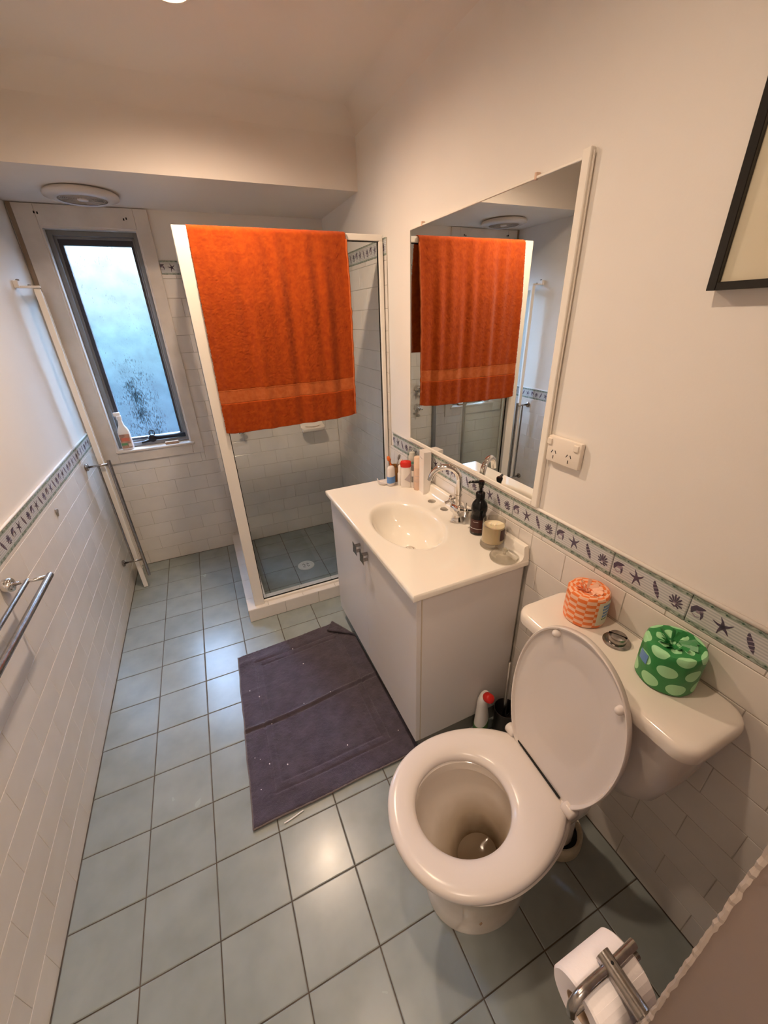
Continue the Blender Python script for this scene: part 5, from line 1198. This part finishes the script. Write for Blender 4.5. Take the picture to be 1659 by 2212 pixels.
bm = bmesh.new(); lathe(bm, [(Rc, -0.0478), (Rc, 0.0478), (Rc-.0015, 0.0478), (Rc-.0015, -0.0478), (Rc, -0.0478)], rc, 32, axis='X', cap0=False, cap1=False); put('core', bm, card, roll, smooth=True, autos=40)
bm = bmesh.new(); pl = [(rc.y-RR*math.cos(t)-.0008, rc.z+RR*math.sin(t)) for t in np.linspace(math.radians(70), 0, 8)]+[(rc.y-RR-.0008, rc.z-0.03), (rc.y-RR+.001, rc.z-0.075)]
prism(bm, [(rc.x-.047, y, z) for y, z in pl]+[(rc.x-.047, y+.0006, z-.0003) for y, z in pl[::-1]], (0.094, 0, 0)); put('loose_sheet', bm, paper, roll)

# ------------------------------------------------------------------ towel rails on the left wall
def rail(name, label, horizontal, a, b, c0, ext):
    """double-bar rail; a, b: positions of the two wall arms along its length"""
    t = thing(name, (0.0, c0[0], c0[1]) if not horizontal else (0.0, a, c0), label, 'towel rail')
    pos = (lambda s, x: Vector((x, s, c0))) if horizontal else (lambda s, x: Vector((x, c0, s)))
    for s in (a, b):
        P = pos(s, 0.0); bm = bmesh.new(); lathe(bm, [(0.021, 0.0012), (0.022, 0.004), (0.022, 0.020), (0.019, 0.023), (0.008, 0.025)], P, 28, axis='X'); put('wall_boss', bm, chrome_d, t, smooth=True, autos=50)
        bm = bmesh.new(); tube(bm, [pos(s, 0.022), pos(s, 0.113)], 0.0062, 14); put('arm', bm, chrome_d, t, smooth=True)
    bm = bmesh.new(); tube(bm, [pos(a-ext[0], 0.117), pos(b+ext[1], 0.117)], 0.0098, 20); put('outer_bar', bm, chrome_d, t, smooth=True, autos=50)
    bm = bmesh.new(); tube(bm, [pos(a+0.002 if a < b else a, 0.060), pos(b, 0.060)], 0.0062, 16); put('inner_bar', bm, chrome_d, t, smooth=True, autos=50)
    return t
def rail_h():
    t = thing('towel_rail', (0.0, -0.428, 0.862), 'chrome double towel rail running level on the left wall nearest the camera', 'towel rail'); z = 0.862
    for s in (-0.428, -1.03):
        bm = bmesh.new(); lathe(bm, [(0.021, 0.0012), (0.022, 0.004), (0.022, 0.022), (0.019, 0.025), (0.008, 0.027)], (0, s, z), 28, axis='X'); put('wall_boss', bm, chrome, t, smooth=True, autos=50)
        bm = bmesh.new(); tube(bm, [(0.024, s, z), (0.113, s, z)], 0.0062, 14); put('arm', bm, chrome, t, smooth=True)
    bm = bmesh.new(); tube(bm, [(0.117, -0.418, z), (0.117, -1.05, z)], 0.0100, 20); put('outer_bar', bm, chrome_d, t, smooth=True, autos=50)
    bm = bmesh.new(); tube(bm, [(0.060, -0.421, z), (0.060, -1.03, z)], 0.0066, 16); put('inner_bar', bm, chrome_d, t, smooth=True, autos=50)
def rail_v():
    t = thing('towel_rail', (0.0, 0.782, 0.22), 'chrome double towel rail mounted upright on the left wall near the window', 'towel rail'); y = 0.782
    for s in (0.862, 0.222):
        bm = bmesh.new(); lathe(bm, [(0.020, 0.0012), (0.021, 0.004), (0.021, 0.010), (0.012, 0.016)], (0, y, s), 28, axis='X'); put('wall_boss', bm, chrome_d, t, smooth=True, autos=50)
        bm = bmesh.new(); tube(bm, [(0.014, y, s), (0.113, y, s)], 0.0062, 14); put('arm', bm, chrome_d, t, smooth=True)
    bm = bmesh.new(); tube(bm, [(0.117, y, 0.885), (0.117, y, 0.10)], 0.0098, 20); put('outer_bar', bm, chrome_d, t, smooth=True, autos=50)
    bm = bmesh.new(); tube(bm, [(0.060, y, 0.862), (0.060, y, 0.222)], 0.0062, 16); put('inner_bar', bm, chrome_d, t, smooth=True, autos=50)
rail_h(); rail_v()
# chip / fixing on the left wall
bm = bmesh.new(); lathe(bm, [(0.009, 0.0004), (0.009, 0.007), (0.006, 0.009)], (0.0, 0.166, 0.862), 16, axis='X'); box(bm, (0.0005, 0.160, 0.838), (0.006, 0.172, 0.858), .001)
put('wall_fixing', bm, steel, None, label='tiny grey metal fixing left on the white left wall tiles', cat='fixing')
# ------------------------------------------------------------------ glass panel parked beside the window
pn = thing('glass_screen', (0.068, 0.81, 0.0), 'narrow white-framed glass screen standing along the left wall by the window', 'glass screen')
px0, px1, py0, py1 = 0.060, 0.086, 0.800, 1.085
put('frame_stile', B((px0, py0, 0.004), (px1, py0+0.022, 1.735), 0.003, 2), alu_w, pn)
put('frame_stile', B((px0, py1-0.022, 0.004), (px1, py1, 1.735), 0.003, 2), alu_w, pn)
put('frame_rail', B((px0+0.004, py0+0.022, 1.705), (px1-0.004, py1-0.022, 1.733), 0.002), alu_w, pn)
put('frame_rail', B((px0+0.004, py0+0.022, 0.006), (px1-0.004, py1-0.022, 0.034), 0.002), alu_w, pn)
put('pane', B((px0+0.011, py0+0.022, 0.034), (px0+0.015, py1-0.022, 1.705)), shower_glass, pn)
for ch in pn.children:
    for v in ch.data.vertices: v.co.x -= max(0.0, v.co.y-(py0+0.011-0.81))*0.205
bk = thing('panel_bracket', (0.0, 0.79, 1.75), 'small white bracket tying the narrow glass screen to the left wall', 'bracket')
bm = bmesh.new(); box(bm, (-0.0055, 0.792, 1.7365), (0.090, 0.812, 1.7465), .002); box(bm, (-0.0055, 0.784, 1.737), (0.014, 0.822, 1.768), .002); put('arm', bm, white_p, bk)
for (x, z) in ((0.012, 1.775), (0.050, 1.7475)):
    bm = bmesh.new(); lathe(bm, [(0.0075, 0.0), (0.007, 0.005), (0.0, 0.0065)], (x, 0.802, z-0.0072 if x < .02 else z-.0012), 14, cap1=False); put('screw', bm, grey_p, bk)
